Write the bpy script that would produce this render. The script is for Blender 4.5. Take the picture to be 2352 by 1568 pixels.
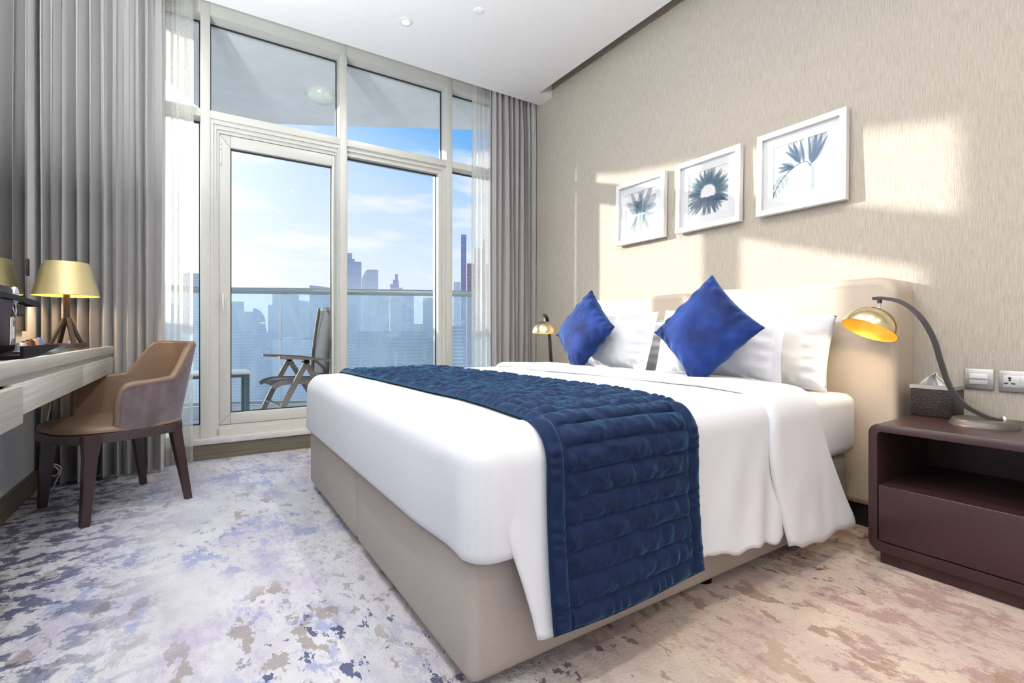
import bpy, bmesh, math, random
from mathutils import Vector, Matrix, noise

for _o in list(bpy.data.objects):
    bpy.data.objects.remove(_o)
scene = bpy.context.scene
COL = scene.collection
R = math.radians
PI = math.pi

# ------------------------------------------------------------------ camera
cam_d = bpy.data.cameras.new('camera')
cam = bpy.data.objects.new('camera', cam_d)
COL.objects.link(cam)
cam.location = (0, 0, 0.83)
cam.rotation_euler = (R(90), 0, R(-32.975))
cam_d.sensor_width = 36
cam_d.sensor_fit = 'HORIZONTAL'
cam_d.lens = 17.127
cam_d.shift_y = -19 / 2352
cam_d.clip_start = 0.02
cam_d.clip_end = 6000
scene.camera = cam

# ------------------------------------------------------------------ view
scene.view_settings.view_transform = 'Standard'
scene.view_settings.look = 'None'
scene.view_settings.gamma = 1
scene.view_settings.use_curve_mapping = False
scene.view_settings.exposure = 0.58
cy_ = scene.cycles
cy_.max_bounces = 5
cy_.diffuse_bounces = 3
cy_.glossy_bounces = 3
cy_.transmission_bounces = 4
cy_.transparent_max_bounces = 12
cy_.volume_bounces = 0
cy_.caustics_reflective = False
cy_.caustics_refractive = False
cy_.use_adaptive_sampling = True
cy_.adaptive_threshold = 0.09
cy_.sample_clamp_indirect = 6.0

# ------------------------------------------------------------------ light levels
SUN_DIR = Vector((1.0, -1.32, -0.42)).normalized()      # direction the sunlight travels
SUN_STRENGTH = 4.0
SKY_STRENGTH = 0.95
DOWNLIGHT_W = 6.5
FILL_DOWNLIGHT_W = 4.5
FILL_GLOBE = 6.5
FILL_UPLIGHT_W = 36.0

# ------------------------------------------------------------------ node helpers
def nmat(name):
    m = bpy.data.materials.new(name)
    m.use_nodes = True
    nt = m.node_tree
    nt.nodes.clear()
    out = nt.nodes.new('ShaderNodeOutputMaterial')
    return m, nt, out

def N(nt, t, **kw):
    n = nt.nodes.new(t)
    for k, v in kw.items():
        setattr(n, k, v)
    return n

def L(nt, a, b):
    nt.links.new(a, b)

def rgba(c):
    return (c[0], c[1], c[2], 1.0)

def srgb(r, g, b):
    f = lambda v: (v / 255 / 12.92) if v / 255 <= 0.04045 else ((v / 255 + 0.055) / 1.055) ** 2.4
    return (f(r), f(g), f(b))

def ramp(nt, stops, interp='LINEAR'):
    r = N(nt, 'ShaderNodeValToRGB')
    r.color_ramp.interpolation = interp
    el = r.color_ramp.elements
    while len(el) < len(stops):
        el.new(0.5)
    for e, (p, c) in zip(el, stops):
        e.position = p
        e.color = rgba(c) if len(c) == 3 else c
    return r

def math_node(nt, op, a=None, b=None, clamp=False):
    n = N(nt, 'ShaderNodeMath', operation=op)
    n.use_clamp = clamp
    for i, v in enumerate((a, b)):
        if v is None:
            continue
        if isinstance(v, (int, float)):
            n.inputs[i].default_value = v
        else:
            L(nt, v, n.inputs[i])
    return n.outputs[0]

def mixrgb(nt, fac, a, b, blend='MIX'):
    n = N(nt, 'ShaderNodeMix', data_type='RGBA', blend_type=blend)
    for sock, v in ((n.inputs[0], fac), (n.inputs[6], a), (n.inputs[7], b)):
        if isinstance(v, (int, float)):
            sock.default_value = v
        elif isinstance(v, tuple):
            sock.default_value = rgba(v)
        else:
            L(nt, v, sock)
    return n.outputs[2]

def scaled_pos(nt, scale, rot=(0, 0, 0), obj=False):
    if obj:
        p = N(nt, 'ShaderNodeTexCoord').outputs['Object']
    else:
        p = N(nt, 'ShaderNodeNewGeometry').outputs['Position']
    mp = N(nt, 'ShaderNodeMapping')
    mp.inputs['Scale'].default_value = scale
    mp.inputs['Rotation'].default_value = rot
    L(nt, p, mp.inputs['Vector'])
    return mp.outputs[0]

def noise_tex(nt, vec, scale=1.0, detail=2.0, rough=0.5, dist=0.0):
    n = N(nt, 'ShaderNodeTexNoise')
    n.inputs['Scale'].default_value = scale
    n.inputs['Detail'].default_value = detail
    n.inputs['Roughness'].default_value = rough
    n.inputs['Distortion'].default_value = dist
    L(nt, vec, n.inputs['Vector'])
    return n.outputs['Fac']

def bsdf(nt, out, color=None, rough=0.5, metal=0.0, spec=0.5, sheen=0.0, sheen_tint=None, coat=0.0):
    b = N(nt, 'ShaderNodeBsdfPrincipled')
    if isinstance(color, tuple):
        b.inputs['Base Color'].default_value = rgba(color)
    elif color is not None:
        L(nt, color, b.inputs['Base Color'])
    if isinstance(rough, (int, float)):
        b.inputs['Roughness'].default_value = rough
    else:
        L(nt, rough, b.inputs['Roughness'])
    b.inputs['Metallic'].default_value = metal
    b.inputs['Specular IOR Level'].default_value = spec
    b.inputs['Sheen Weight'].default_value = sheen
    if sheen_tint:
        b.inputs['Sheen Tint'].default_value = rgba(sheen_tint)
    b.inputs['Coat Weight'].default_value = coat
    L(nt, b.outputs[0], out.inputs[0])
    return b

def bump(nt, b, height, strength=0.3, distance=0.01):
    bp = N(nt, 'ShaderNodeBump')
    bp.inputs['Strength'].default_value = strength
    bp.inputs['Distance'].default_value = distance
    L(nt, height, bp.inputs['Height'])
    L(nt, bp.outputs[0], b.inputs['Normal'])

def simple(name, color, rough=0.5, metal=0.0, spec=0.5, grain=0.04, gscale=60, bstr=0.0, sheen=0.0, sheen_tint=None, coat=0.0, stretch=(1, 1, 1), obj=False):
    m, nt, out = nmat(name)
    v = scaled_pos(nt, stretch, obj=obj)
    n = noise_tex(nt, v, gscale, 2, 0.6)
    d = tuple(max(0, c * (1 - grain * 2)) for c in color)
    u = tuple(min(1, c * (1 + grain * 2)) for c in color)
    r = ramp(nt, [(0.3, d), (0.7, u)])
    L(nt, n, r.inputs[0])
    b = bsdf(nt, out, r.outputs[0], rough, metal, spec, sheen, sheen_tint, coat)
    if bstr:
        bump(nt, b, n, bstr, 0.004)
    return m

def emission_mat(name, color, strength, sampling='NONE'):
    m, nt, out = nmat(name)
    e = N(nt, 'ShaderNodeEmission')
    e.inputs[0].default_value = rgba(color)
    e.inputs[1].default_value = strength
    L(nt, e.outputs[0], out.inputs[0])
    m.cycles.emission_sampling = sampling
    return m

def glass_mat(name, tint=(1, 1, 1), refl=1.0, dust=0.0, dust_col=(0.8, 0.88, 0.95), dust_scale=3.0, rough=0.0):
    """thin pane: clear transmission, Fresnel reflection, optional dusty film"""
    m, nt, out = nmat(name)
    tr = N(nt, 'ShaderNodeBsdfTransparent')
    tr.inputs[0].default_value = rgba(tint)
    gl = N(nt, 'ShaderNodeBsdfGlossy')
    gl.inputs['Roughness'].default_value = rough
    ge = N(nt, 'ShaderNodeNewGeometry')
    dt = N(nt, 'ShaderNodeVectorMath', operation='DOT_PRODUCT')
    L(nt, ge.outputs['Normal'], dt.inputs[0]); L(nt, ge.outputs['Incoming'], dt.inputs[1])
    ca = math_node(nt, 'ABSOLUTE', dt.outputs['Value'])
    pw = math_node(nt, 'POWER', math_node(nt, 'SUBTRACT', 1.0, ca, clamp=True), 5.0)
    f = math_node(nt, 'MULTIPLY', math_node(nt, 'ADD', math_node(nt, 'MULTIPLY', pw, 0.94), 0.06), refl)
    mx = N(nt, 'ShaderNodeMixShader')
    L(nt, f, mx.inputs[0]); L(nt, tr.outputs[0], mx.inputs[1]); L(nt, gl.outputs[0], mx.inputs[2])
    last = mx.outputs[0]
    if dust:
        v = scaled_pos(nt, (1, 1, 0.45), rot=(0.3, 0.5, 0.2))
        n1 = noise_tex(nt, v, dust_scale, 4, 0.65, 0.6)
        rr = ramp(nt, [(0.3, (dust * 0.35,) * 3), (0.75, (dust,) * 3)])
        L(nt, n1, rr.inputs[0])
        df = N(nt, 'ShaderNodeBsdfDiffuse'); df.inputs[0].default_value = rgba(dust_col)
        tl = N(nt, 'ShaderNodeBsdfTranslucent'); tl.inputs[0].default_value = rgba(dust_col)
        ad = N(nt, 'ShaderNodeMixShader'); ad.inputs[0].default_value = 0.6
        L(nt, df.outputs[0], ad.inputs[1]); L(nt, tl.outputs[0], ad.inputs[2])
        m2 = N(nt, 'ShaderNodeMixShader')
        L(nt, rr.outputs[0], m2.inputs[0]); L(nt, last, m2.inputs[1]); L(nt, ad.outputs[0], m2.inputs[2])
        last = m2.outputs[0]
    L(nt, last, out.inputs[0])
    return m

# ------------------------------------------------------------------ world (sky with thin cloud)
world = bpy.data.worlds.new('sky')
scene.world = world
world.use_nodes = True
wn = world.node_tree
wn.nodes.clear()
w_out = N(wn, 'ShaderNodeOutputWorld')
w_bg = N(wn, 'ShaderNodeBackground')
w_tc = N(wn, 'ShaderNodeTexCoord')
w_sep = N(wn, 'ShaderNodeSeparateXYZ')
L(wn, w_tc.outputs['Generated'], w_sep.inputs[0])
w_dot = N(wn, 'ShaderNodeVectorMath', operation='DOT_PRODUCT')
L(wn, w_tc.outputs['Generated'], w_dot.inputs[0])
w_dot.inputs[1].default_value = tuple(-SUN_DIR)
away = math_node(wn, 'SUBTRACT', 1.0, w_dot.outputs['Value'])                 # 0 towards the sun .. 2 opposite
elev = math_node(wn, 'MAXIMUM', w_sep.outputs[2], 0.0)
t1 = math_node(wn, 'MULTIPLY', elev, 1.0)
t2 = math_node(wn, 'MULTIPLY', away, 0.45)
t3 = math_node(wn, 'ADD', t1, t2)
w_r = ramp(wn, [(0.18, (0.62, 0.66, 0.70)), (0.27, (0.55, 0.62, 0.70)), (0.36, (0.48, 0.59, 0.70)), (0.46, (0.41, 0.54, 0.70)), (0.54, (0.25, 0.445, 0.70)), (0.60, (0.12, 0.34, 0.69)), (0.9, (0.06, 0.20, 0.56))])
L(wn, t3, w_r.inputs[0])
# whitish band over the horizon
hz = math_node(wn, 'SUBTRACT', 1.0, math_node(wn, 'MULTIPLY', elev, 5.0), clamp=True)
hz2 = math_node(wn, 'MULTIPLY', hz, 0.5)
w_c1 = mixrgb(wn, hz2, w_r.outputs[0], (0.58, 0.64, 0.70))
# clouds projected on a high flat layer
zz = math_node(wn, 'ADD', w_sep.outputs[2], 0.12)
zz = math_node(wn, 'MAXIMUM', zz, 0.02)
cxn = math_node(wn, 'DIVIDE', w_sep.outputs[0], zz)
cyn = math_node(wn, 'DIVIDE', w_sep.outputs[1], zz)
w_cmb = N(wn, 'ShaderNodeCombineXYZ')
L(wn, cxn, w_cmb.inputs[0]); L(wn, math_node(wn, 'MULTIPLY', cyn, 1.5), w_cmb.inputs[1])
cl = noise_tex(wn, w_cmb.outputs[0], 1.15, 8, 0.55, 0.2)
cl_r = ramp(wn, [(0.49, (0, 0, 0)), (0.60, (1, 1, 1))])
L(wn, cl, cl_r.inputs[0])
cl_f = math_node(wn, 'MULTIPLY', cl_r.outputs[0], 0.75)
w_c2 = mixrgb(wn, cl_f, w_c1, (0.70, 0.71, 0.72))
below = math_node(wn, 'MULTIPLY', w_sep.outputs[2], -12.0, clamp=True)
w_c3 = mixrgb(wn, below, w_c2, (0.50, 0.55, 0.58))
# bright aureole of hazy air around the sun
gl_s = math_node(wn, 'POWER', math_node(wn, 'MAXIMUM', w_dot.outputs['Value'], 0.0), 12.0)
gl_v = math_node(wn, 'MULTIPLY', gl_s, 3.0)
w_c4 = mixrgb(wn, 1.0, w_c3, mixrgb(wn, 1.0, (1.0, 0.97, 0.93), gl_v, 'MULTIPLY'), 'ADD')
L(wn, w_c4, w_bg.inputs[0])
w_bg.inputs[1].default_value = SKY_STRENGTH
L(wn, w_bg.outputs[0], w_out.inputs[0])

# ------------------------------------------------------------------ sun
sun_d = bpy.data.lights.new('sun', 'SUN')
sun = bpy.data.objects.new('sun', sun_d)
COL.objects.link(sun)
sun_d.energy = SUN_STRENGTH
sun_d.angle = R(0.9)
sun_d.color = (1.0, 0.93, 0.84)
sun.rotation_euler = SUN_DIR.to_track_quat('-Z', 'Y').to_euler()
sun.location = (-8, 12, 8)

# ================================================================== mesh helpers
class MB:
    """collects shapes for ONE mesh object"""
    def __init__(self):
        self.v = []; self.f = []; self.mi = []; self.sm = []
    def add(self, vs, fs, smooth=False, mat=0, M=None):
        o = len(self.v)
        for p in vs:
            p = Vector(p)
            if M is not None:
                p = M @ p
            self.v.append(p)
        for f in fs:
            self.f.append([i + o for i in f]); self.sm.append(smooth); self.mi.append(mat)
        return self
    def box(self, x0, x1, y0, y1, z0, z1, mat=0, M=None):
        vs = [(x0,y0,z0),(x1,y0,z0),(x1,y1,z0),(x0,y1,z0),(x0,y0,z1),(x1,y0,z1),(x1,y1,z1),(x0,y1,z1)]
        fs = [(0,3,2,1),(4,5,6,7),(0,1,5,4),(1,2,6,5),(2,3,7,6),(3,0,4,7)]
        return self.add(vs, fs, False, mat, M)
    def rbox(self, x0, x1, y0, y1, z0, z1, r=0.005, seg=3, mat=0, M=None, smooth=True):
        bm = bmesh.new()
        bmesh.ops.create_cube(bm, size=1)
        for v in bm.verts:
            v.co = Vector(((x0+x1)/2 + v.co.x*(x1-x0), (y0+y1)/2 + v.co.y*(y1-y0), (z0+z1)/2 + v.co.z*(z1-z0)))
        bmesh.ops.bevel(bm, geom=list(bm.edges), offset=r, segments=seg, profile=0.5, affect='EDGES')
        bm.verts.index_update()
        self.add([v.co.copy() for v in bm.verts], [[v.index for v in f.verts] for f in bm.faces], smooth, mat, M)
        bm.free()
        return self
    def tube(self, pts, r, n=10, cap=True, mat=0, M=None, flat=1.0, up=None):
        """round (or flattened) tube through pts; r number or list"""
        P = [Vector(p) for p in pts]
        k = len(P)
        rs = r if isinstance(r, (list, tuple)) else [r] * k
        vs = []; fs = []
        prev = None
        for i in range(k):
            t = (P[min(i+1, k-1)] - P[max(i-1, 0)]).normalized()
            ref = Vector(up) if up else (prev if prev is not None else (Vector((0,0,1)) if abs(t.z) < 0.9 else Vector((1,0,0))))
            a = (ref - t * ref.dot(t))
            if a.length < 1e-6:
                a = t.orthogonal()
            a.normalize(); b = t.cross(a).normalized()
            prev = a
            for j in range(n):
                an = 2*PI*j/n
                vs.append(P[i] + a*math.cos(an)*rs[i]*flat + b*math.sin(an)*rs[i])
        for i in range(k-1):
            for j in range(n):
                j2 = (j+1) % n
                fs.append((i*n+j, i*n+j2, (i+1)*n+j2, (i+1)*n+j))
        if cap:
            fs.append(tuple(reversed(range(n))))
            fs.append(tuple((k-1)*n + j for j in range(n)))
        return self.add(vs, fs, True, mat, M)
    def bar(self, pts, w, h, up=(0,0,1), mat=0, M=None):
        """rectangular bar swept along pts (w along side, h along up); w,h numbers or lists"""
        P = [Vector(p) for p in pts]; k = len(P)
        W = w if isinstance(w, (list, tuple)) else [w]*k
        H = h if isinstance(h, (list, tuple)) else [h]*k
        vs = []; fs = []
        for i in range(k):
            t = (P[min(i+1,k-1)] - P[max(i-1,0)]).normalized()
            u = Vector(up); u = (u - t*u.dot(t)).normalized(); s_ = t.cross(u).normalized()
            for (a, b) in ((-1,-1),(1,-1),(1,1),(-1,1)):
                vs.append(P[i] + s_*a*W[i]/2 + u*b*H[i]/2)
        for i in range(k-1):
            for j in range(4):
                j2 = (j+1) % 4
                fs.append((i*4+j, i*4+j2, (i+1)*4+j2, (i+1)*4+j))
        fs.append((3,2,1,0)); fs.append(tuple((k-1)*4+j for j in range(4)))
        return self.add(vs, fs, False, mat, M)
    def lathe(self, prof, n=32, mat=0, M=None, smooth=True, cap0=False, cap1=False):
        """prof: (r, z) pairs around Z"""
        vs = []; fs = []
        for (r, z) in prof:
            for j in range(n):
                a = 2*PI*j/n
                vs.append((r*math.cos(a), r*math.sin(a), z))
        for i in range(len(prof)-1):
            for j in range(n):
                j2 = (j+1) % n
                fs.append((i*n+j, i*n+j2, (i+1)*n+j2, (i+1)*n+j))
        if cap0: fs.append(tuple(reversed(range(n))))
        if cap1: fs.append(tuple((len(prof)-1)*n + j for j in range(n)))
        return self.add(vs, fs, smooth, mat, M)
    def grid(self, fn, nu, nv, mat=0, smooth=True, M=None):
        vs = [fn(i/nu, j/nv) for j in range(nv+1) for i in range(nu+1)]
        fs = [(j*(nu+1)+i, j*(nu+1)+i+1, (j+1)*(nu+1)+i+1, (j+1)*(nu+1)+i) for j in range(nv) for i in range(nu)]
        return self.add(vs, fs, smooth, mat, M)
    def poly_prism(self, pts, axis, a, b, mat=0, M=None, smooth=False):
        """2-D outline extruded along axis ('x': pts are (y,z); 'y': (x,z); 'z': (x,y))"""
        def P(p, d):
            return {'x': (d, p[0], p[1]), 'y': (p[0], d, p[1]), 'z': (p[0], p[1], d)}[axis]
        n = len(pts)
        vs = [P(p, a) for p in pts] + [P(p, b) for p in pts]
        fs = [tuple(range(n)), tuple(reversed(range(n, 2*n)))]
        fs += [(i, n+i, n+(i+1) % n, (i+1) % n) for i in range(n)]
        return self.add(vs, fs, smooth, mat, M)
    def loops(self, rings, mat=0, cap0=True, cap1=True, smooth=True, M=None):
        n = len(rings[0]); vs = [p for r in rings for p in r]; fs = []
        for i in range(len(rings)-1):
            for j in range(n):
                j2 = (j+1) % n
                fs.append((i*n+j, i*n+j2, (i+1)*n+j2, (i+1)*n+j))
        if cap0: fs.append(tuple(reversed(range(n))))
        if cap1: fs.append(tuple((len(rings)-1)*n+j for j in range(n)))
        return self.add(vs, fs, smooth, mat, M)
    def mesh(self, name, mats, origin=(0,0,0)):
        o = Vector(origin)
        me = bpy.data.meshes.new(name)
        me.from_pydata([tuple(v - o) for v in self.v], [], self.f)
        for m in (mats if isinstance(mats, (list, tuple)) else [mats]):
            me.materials.append(m)
        me.polygons.foreach_set('use_smooth', self.sm)
        me.polygons.foreach_set('material_index', self.mi)
        bm = bmesh.new(); bm.from_mesh(me)
        bmesh.ops.recalc_face_normals(bm, faces=bm.faces)
        bm.to_mesh(me); bm.free()
        try:
            me.set_sharp_from_angle(angle=R(48))
        except Exception:
            pass
        me.update()
        return me
    def build(self, name, mats, parent=None, local=False):
        """verts are world coordinates unless local; a child is stored relative to its thing's base"""
        org = Vector((0, 0, 0))
        if parent is not None and not local:
            org = WLOC[parent.name]
        me = self.mesh(name, mats, org)
        o = bpy.data.objects.new(name, me)
        COL.objects.link(o)
        if parent is not None:
            o.parent = parent
        WLOC[o.name] = org
        return o

WLOC = {}

def tag(o, label, cat, group=None, kind=None):
    if label: o['label'] = label
    if cat: o['category'] = cat
    if group: o['group'] = group
    if kind: o['kind'] = kind
    return o

def thing(name, label, cat, loc=(0,0,0), rotz=0.0, group=None):
    e = bpy.data.objects.new(name, None)
    COL.objects.link(e)
    e.empty_display_size = 0.1
    e.location = loc
    e.rotation_euler = (0, 0, rotz)
    WLOC[e.name] = Vector(loc)
    return tag(e, label, cat, group)

def structure(o, label=None):
    o['kind'] = 'structure'
    if label: o['label'] = label
    return o

def struct_empty(name, loc=(0,0,0), label=None):
    e = bpy.data.objects.new(name, None)
    COL.objects.link(e); e.location = loc; e.empty_display_size = 0.1
    WLOC[e.name] = Vector(loc)
    return structure(e, label)

def smooth_edges(o, ang=40):
    me = o.data
    try:
        me.set_sharp_from_angle(angle=R(ang))
    except Exception:
        pass
    return o

def lerp(a, b, t): return a + (b - a) * t
def sstep(a, b, x):
    t = max(0.0, min(1.0, (x - a) / (b - a))); return t * t * (3 - 2 * t)
def fbm(x, y, z=0.0, oct=3):
    s, a, f = 0.0, 1.0, 1.0
    for _ in range(oct):
        s += a * noise.noise(Vector((x*f, y*f, z*f))); a *= 0.5; f *= 2
    return s
def interp(tab, x):
    if x <= tab[0][0]: return tab[0][1]
    for (a, va), (b, vb) in zip(tab, tab[1:]):
        if x <= b: return lerp(va, vb, (x-a)/(b-a))
    return tab[-1][1]
def spline(pts, n=8):
    """Catmull-Rom through pts"""
    P = [Vector(p) for p in pts]
    P = [P[0]*2 - P[1]] + P + [P[-1]*2 - P[-2]]
    out = []
    for i in range(1, len(P)-2):
        for k in range(n):
            t = k/n
            a, b, c, d = P[i-1], P[i], P[i+1], P[i+2]
            out.append(0.5*((2*b) + (c-a)*t + (2*a-5*b+4*c-d)*t*t + (3*b-a-3*c+d)*t*t*t))
    out.append(P[-2])
    return out
def rrect(y0, y1, z0, z1, r, n=6, rb=None):
    """rounded rectangle outline, counter-clockwise; rb = radius of the two bottom corners"""
    rb = r if rb is None else rb
    pts = []
    for (cy, cz, a0, rr) in ((y1-rb, z0+rb, -90, rb), (y1-r, z1-r, 0, r), (y0+r, z1-r, 90, r), (y0+rb, z0+rb, 180, rb)):
        for k in range(n+1):
            a = R(a0 + 90*k/n)
            pts.append((cy + rr*math.cos(a), cz + rr*math.sin(a)))
    return pts

# ================================================================== materials
M = {}
M['white_paint'] = simple('white_paint', (0.90, 0.91, 0.925), 0.6, grain=0.006, gscale=20)
M['white_gloss_wall'] = simple('white_gloss_wall', (0.90, 0.91, 0.92), 0.35, grain=0.01, gscale=6)
M['frame_white'] = simple('frame_white', srgb(214, 214, 206), 0.35, grain=0.008, gscale=40)
M['sill_stone'] = simple('sill_stone', srgb(214, 210, 208), 0.3, grain=0.05, gscale=18)
M['gasket'] = simple('gasket', (0.03, 0.035, 0.045), 0.5)
M['drape'] = simple('drape', srgb(190, 187, 186), 0.85, grain=0.05, gscale=420, bstr=0.15, sheen=0.3)
M['leather'] = simple('leather', srgb(128, 105, 87), 0.38, grain=0.03, gscale=500, bstr=0.05)
M['velvet_mauve'] = simple('velvet_mauve', srgb(106, 94, 97), 0.8, grain=0.14, gscale=14, sheen=0.45, sheen_tint=(0.7, 0.62, 0.66), stretch=(1, 1, 0.6))
M['dark_wood'] = simple('dark_wood', srgb(62, 44, 46), 0.35, grain=0.06, gscale=30, stretch=(6, 6, 0.5))
M['chair_frame'] = simple('chair_frame', srgb(70, 58, 58), 0.4, grain=0.03, gscale=40)
M['nightstand_wood'] = simple('nightstand_wood', srgb(64, 42, 44), 0.33, grain=0.05, gscale=18, stretch=(1, 5, 8))
M['black_plinth'] = simple('black_plinth', (0.012, 0.012, 0.013), 0.45)
M['bed_base'] = simple('bed_base', srgb(180, 171, 163), 0.75, grain=0.05, gscale=700, bstr=0.25)
M['headboard'] = simple('headboard', srgb(205, 190, 172), 0.5, grain=0.012, gscale=700, bstr=0.1)
M['stitch'] = simple('stitch', srgb(225, 215, 200), 0.7)
M['linen'] = None
M['pillow_white'] = None
M['velvet_blue'] = None
M['runner_blue'] = None
M['print_paper'] = simple('print_paper', (0.86, 0.865, 0.87), 0.6, grain=0.004)
M['mat_white'] = simple('mat_white', (0.80, 0.83, 0.86), 0.7, grain=0.004)
M['frame_pic'] = simple('frame_pic', (0.86, 0.86, 0.86), 0.35, grain=0.005)
M['bronze'] = simple('bronze', srgb(72, 62, 58), 0.42, metal=0.4, grain=0.04, gscale=60)
M['arm_grey'] = simple('arm_grey', srgb(62, 58, 58), 0.4, metal=0.3, grain=0.03, gscale=60)
M['base_grey'] = simple('base_grey', srgb(104, 98, 95), 0.42, metal=0.5, grain=0.03, gscale=60)
M['chrome'] = simple('chrome', (0.75, 0.74, 0.72), 0.15, metal=1.0, grain=0.02)
M['brass'] = simple('brass', (0.80, 0.67, 0.42), 0.24, metal=1.0, grain=0.05, gscale=30, stretch=(1, 1, 0.1), obj=True)
M['brass_shade'] = simple('brass_shade', (0.70, 0.58, 0.30), 0.42, metal=0.55, grain=0.02, gscale=80, obj=True)
M['gold_inside'] = simple('gold_inside', (0.95, 0.62, 0.10), 0.35, metal=0.5, grain=0.02)
M['bulb'] = emission_mat('bulb', (1.0, 0.86, 0.6), 18.0)
M['downlight_lens'] = emission_mat('downlight_lens', (1.0, 0.95, 0.85), 30.0)
M['croc'] = None
M['silver'] = simple('silver', (0.62, 0.61, 0.60), 0.35, metal=0.8, grain=0.02)
M['silver_light'] = simple('silver_light', (0.78, 0.78, 0.78), 0.35, metal=0.3, grain=0.01)
M['ink_black'] = simple('ink_black', (0.02, 0.018, 0.02), 0.5)
M['tissue'] = simple('tissue', (0.88, 0.88, 0.88), 0.9, grain=0.01)
M['black_plastic'] = simple('black_plastic', (0.010, 0.009, 0.012), 0.35, spec=0.03, grain=0.02)
M['purple_plastic'] = simple('purple_plastic', (0.018, 0.006, 0.022), 0.28, spec=0.06, grain=0.02)
M['grey_plastic'] = simple('grey_plastic', (0.62, 0.68, 0.72), 0.3, grain=0.02)
M['white_plastic'] = simple('white_plastic', (0.80, 0.80, 0.79), 0.35, grain=0.01)
M['cap_brown'] = simple('cap_brown', srgb(150, 70, 50), 0.3, metal=0.5)
M['cap_dark'] = simple('cap_dark', srgb(80, 48, 44), 0.3, metal=0.5)
M['cap_orange'] = simple('cap_orange', srgb(226, 160, 90), 0.3, metal=0.5)
M['cap_blue'] = simple('cap_blue', srgb(110, 128, 190), 0.3, metal=0.5)
M['cap_silver'] = simple('cap_silver', srgb(190, 190, 190), 0.3, metal=0.5)
M['teak'] = simple('teak', srgb(128, 116, 108), 0.6, grain=0.14, gscale=30, stretch=(1, 6, 6))
M['textile_dark'] = simple('textile_dark', srgb(84, 78, 76), 0.8, grain=0.05, gscale=300)
M['metal_slate'] = simple('metal_slate', srgb(84, 98, 108), 0.4, metal=0.3, grain=0.03)
M['table_top'] = simple('table_top', srgb(206, 206, 200), 0.4, grain=0.03)
M['concrete'] = simple('concrete', (0.84, 0.85, 0.86), 0.85, grain=0.018, gscale=5, bstr=0.2)
M['balcony_tile'] = simple('balcony_tile', (0.78, 0.78, 0.75), 0.6, grain=0.06, gscale=8)
M['rail_metal'] = simple('rail_metal', srgb(176, 186, 186), 0.3, metal=0.3, grain=0.01)
M['opal'] = simple('opal', (0.80, 0.88, 0.80), 0.25, grain=0.02)
M['glass'] = glass_mat('glass', (0.97, 0.99, 1.0), 0.35)
M['glass_strip'] = glass_mat('glass_strip', (0.97, 0.99, 1.0), 0.35)
M['picture_glass'] = glass_mat('picture_glass', (1, 1, 1), 0.9)
M['rail_glass'] = glass_mat('rail_glass', (0.70, 0.86, 0.93), 0.2, dust=0.40, dust_col=(0.62, 0.80, 0.92), dust_scale=2.2)
M['acrylic'] = glass_mat('acrylic', (0.88, 0.96, 0.95), 1.0, dust=0.12)

# mirror
m, nt, out = nmat('mirror_glass')
g = N(nt, 'ShaderNodeBsdfGlossy'); g.inputs['Roughness'].default_value = 0.0
g.inputs[0].default_value = (0.92, 0.93, 0.93, 1)
L(nt, g.outputs[0], out.inputs[0]); M['mirror'] = m

# sheer voile
m, nt, out = nmat('sheer')
v = scaled_pos(nt, (1, 1, 0.3))
n1 = noise_tex(nt, v, 240, 2, 0.5)
tr = N(nt, 'ShaderNodeBsdfTransparent'); tr.inputs[0].default_value = (1, 1, 1, 1)
df = N(nt, 'ShaderNodeBsdfDiffuse'); df.inputs[0].default_value = (0.86, 0.86, 0.82, 1)
tl = N(nt, 'ShaderNodeBsdfTranslucent'); tl.inputs[0].default_value = (0.90, 0.89, 0.84, 1)
a = N(nt, 'ShaderNodeMixShader'); a.inputs[0].default_value = 0.6
L(nt, df.outputs[0], a.inputs[1]); L(nt, tl.outputs[0], a.inputs[2])
r = ramp(nt, [(0.3, (0.52, 0.52, 0.52)), (0.7, (0.72, 0.72, 0.72))]); L(nt, n1, r.inputs[0])
mx = N(nt, 'ShaderNodeMixShader')
L(nt, r.outputs[0], mx.inputs[0]); L(nt, tr.outputs[0], mx.inputs[1]); L(nt, a.outputs[0], mx.inputs[2])
L(nt, mx.outputs[0], out.inputs[0]); M['sheer'] = m

# wallpaper: fine vertical strands
m, nt, out = nmat('wallpaper')
v = scaled_pos(nt, (260, 260, 16))
n1 = noise_tex(nt, v, 1.0, 3, 0.6)
v2 = scaled_pos(nt, (420, 420, 80))
n2 = noise_tex(nt, v2, 1.0, 2, 0.5)
v3 = scaled_pos(nt, (18, 18, 0.6))
n3 = noise_tex(nt, v3, 1.0, 2, 0.5)
r1 = ramp(nt, [(0.25, srgb(172, 163, 150)), (0.5, srgb(193, 185, 172)), (0.78, srgb(210, 203, 191))]); L(nt, n1, r1.inputs[0])
r2 = ramp(nt, [(0.62, (0, 0, 0)), (0.75, (1, 1, 1))]); L(nt, n2, r2.inputs[0])
c = mixrgb(nt, math_node(nt, 'MULTIPLY', r2.outputs[0], 0.45), r1.outputs[0], srgb(232, 225, 212))
c = mixrgb(nt, math_node(nt, 'MULTIPLY', n3, 0.06), c, srgb(160, 150, 138))
b = bsdf(nt, out, c, 0.62, spec=0.35)
bump(nt, b, math_node(nt, 'ADD', n1, n2), 0.35, 0.004)
M['wallpaper'] = m

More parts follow.
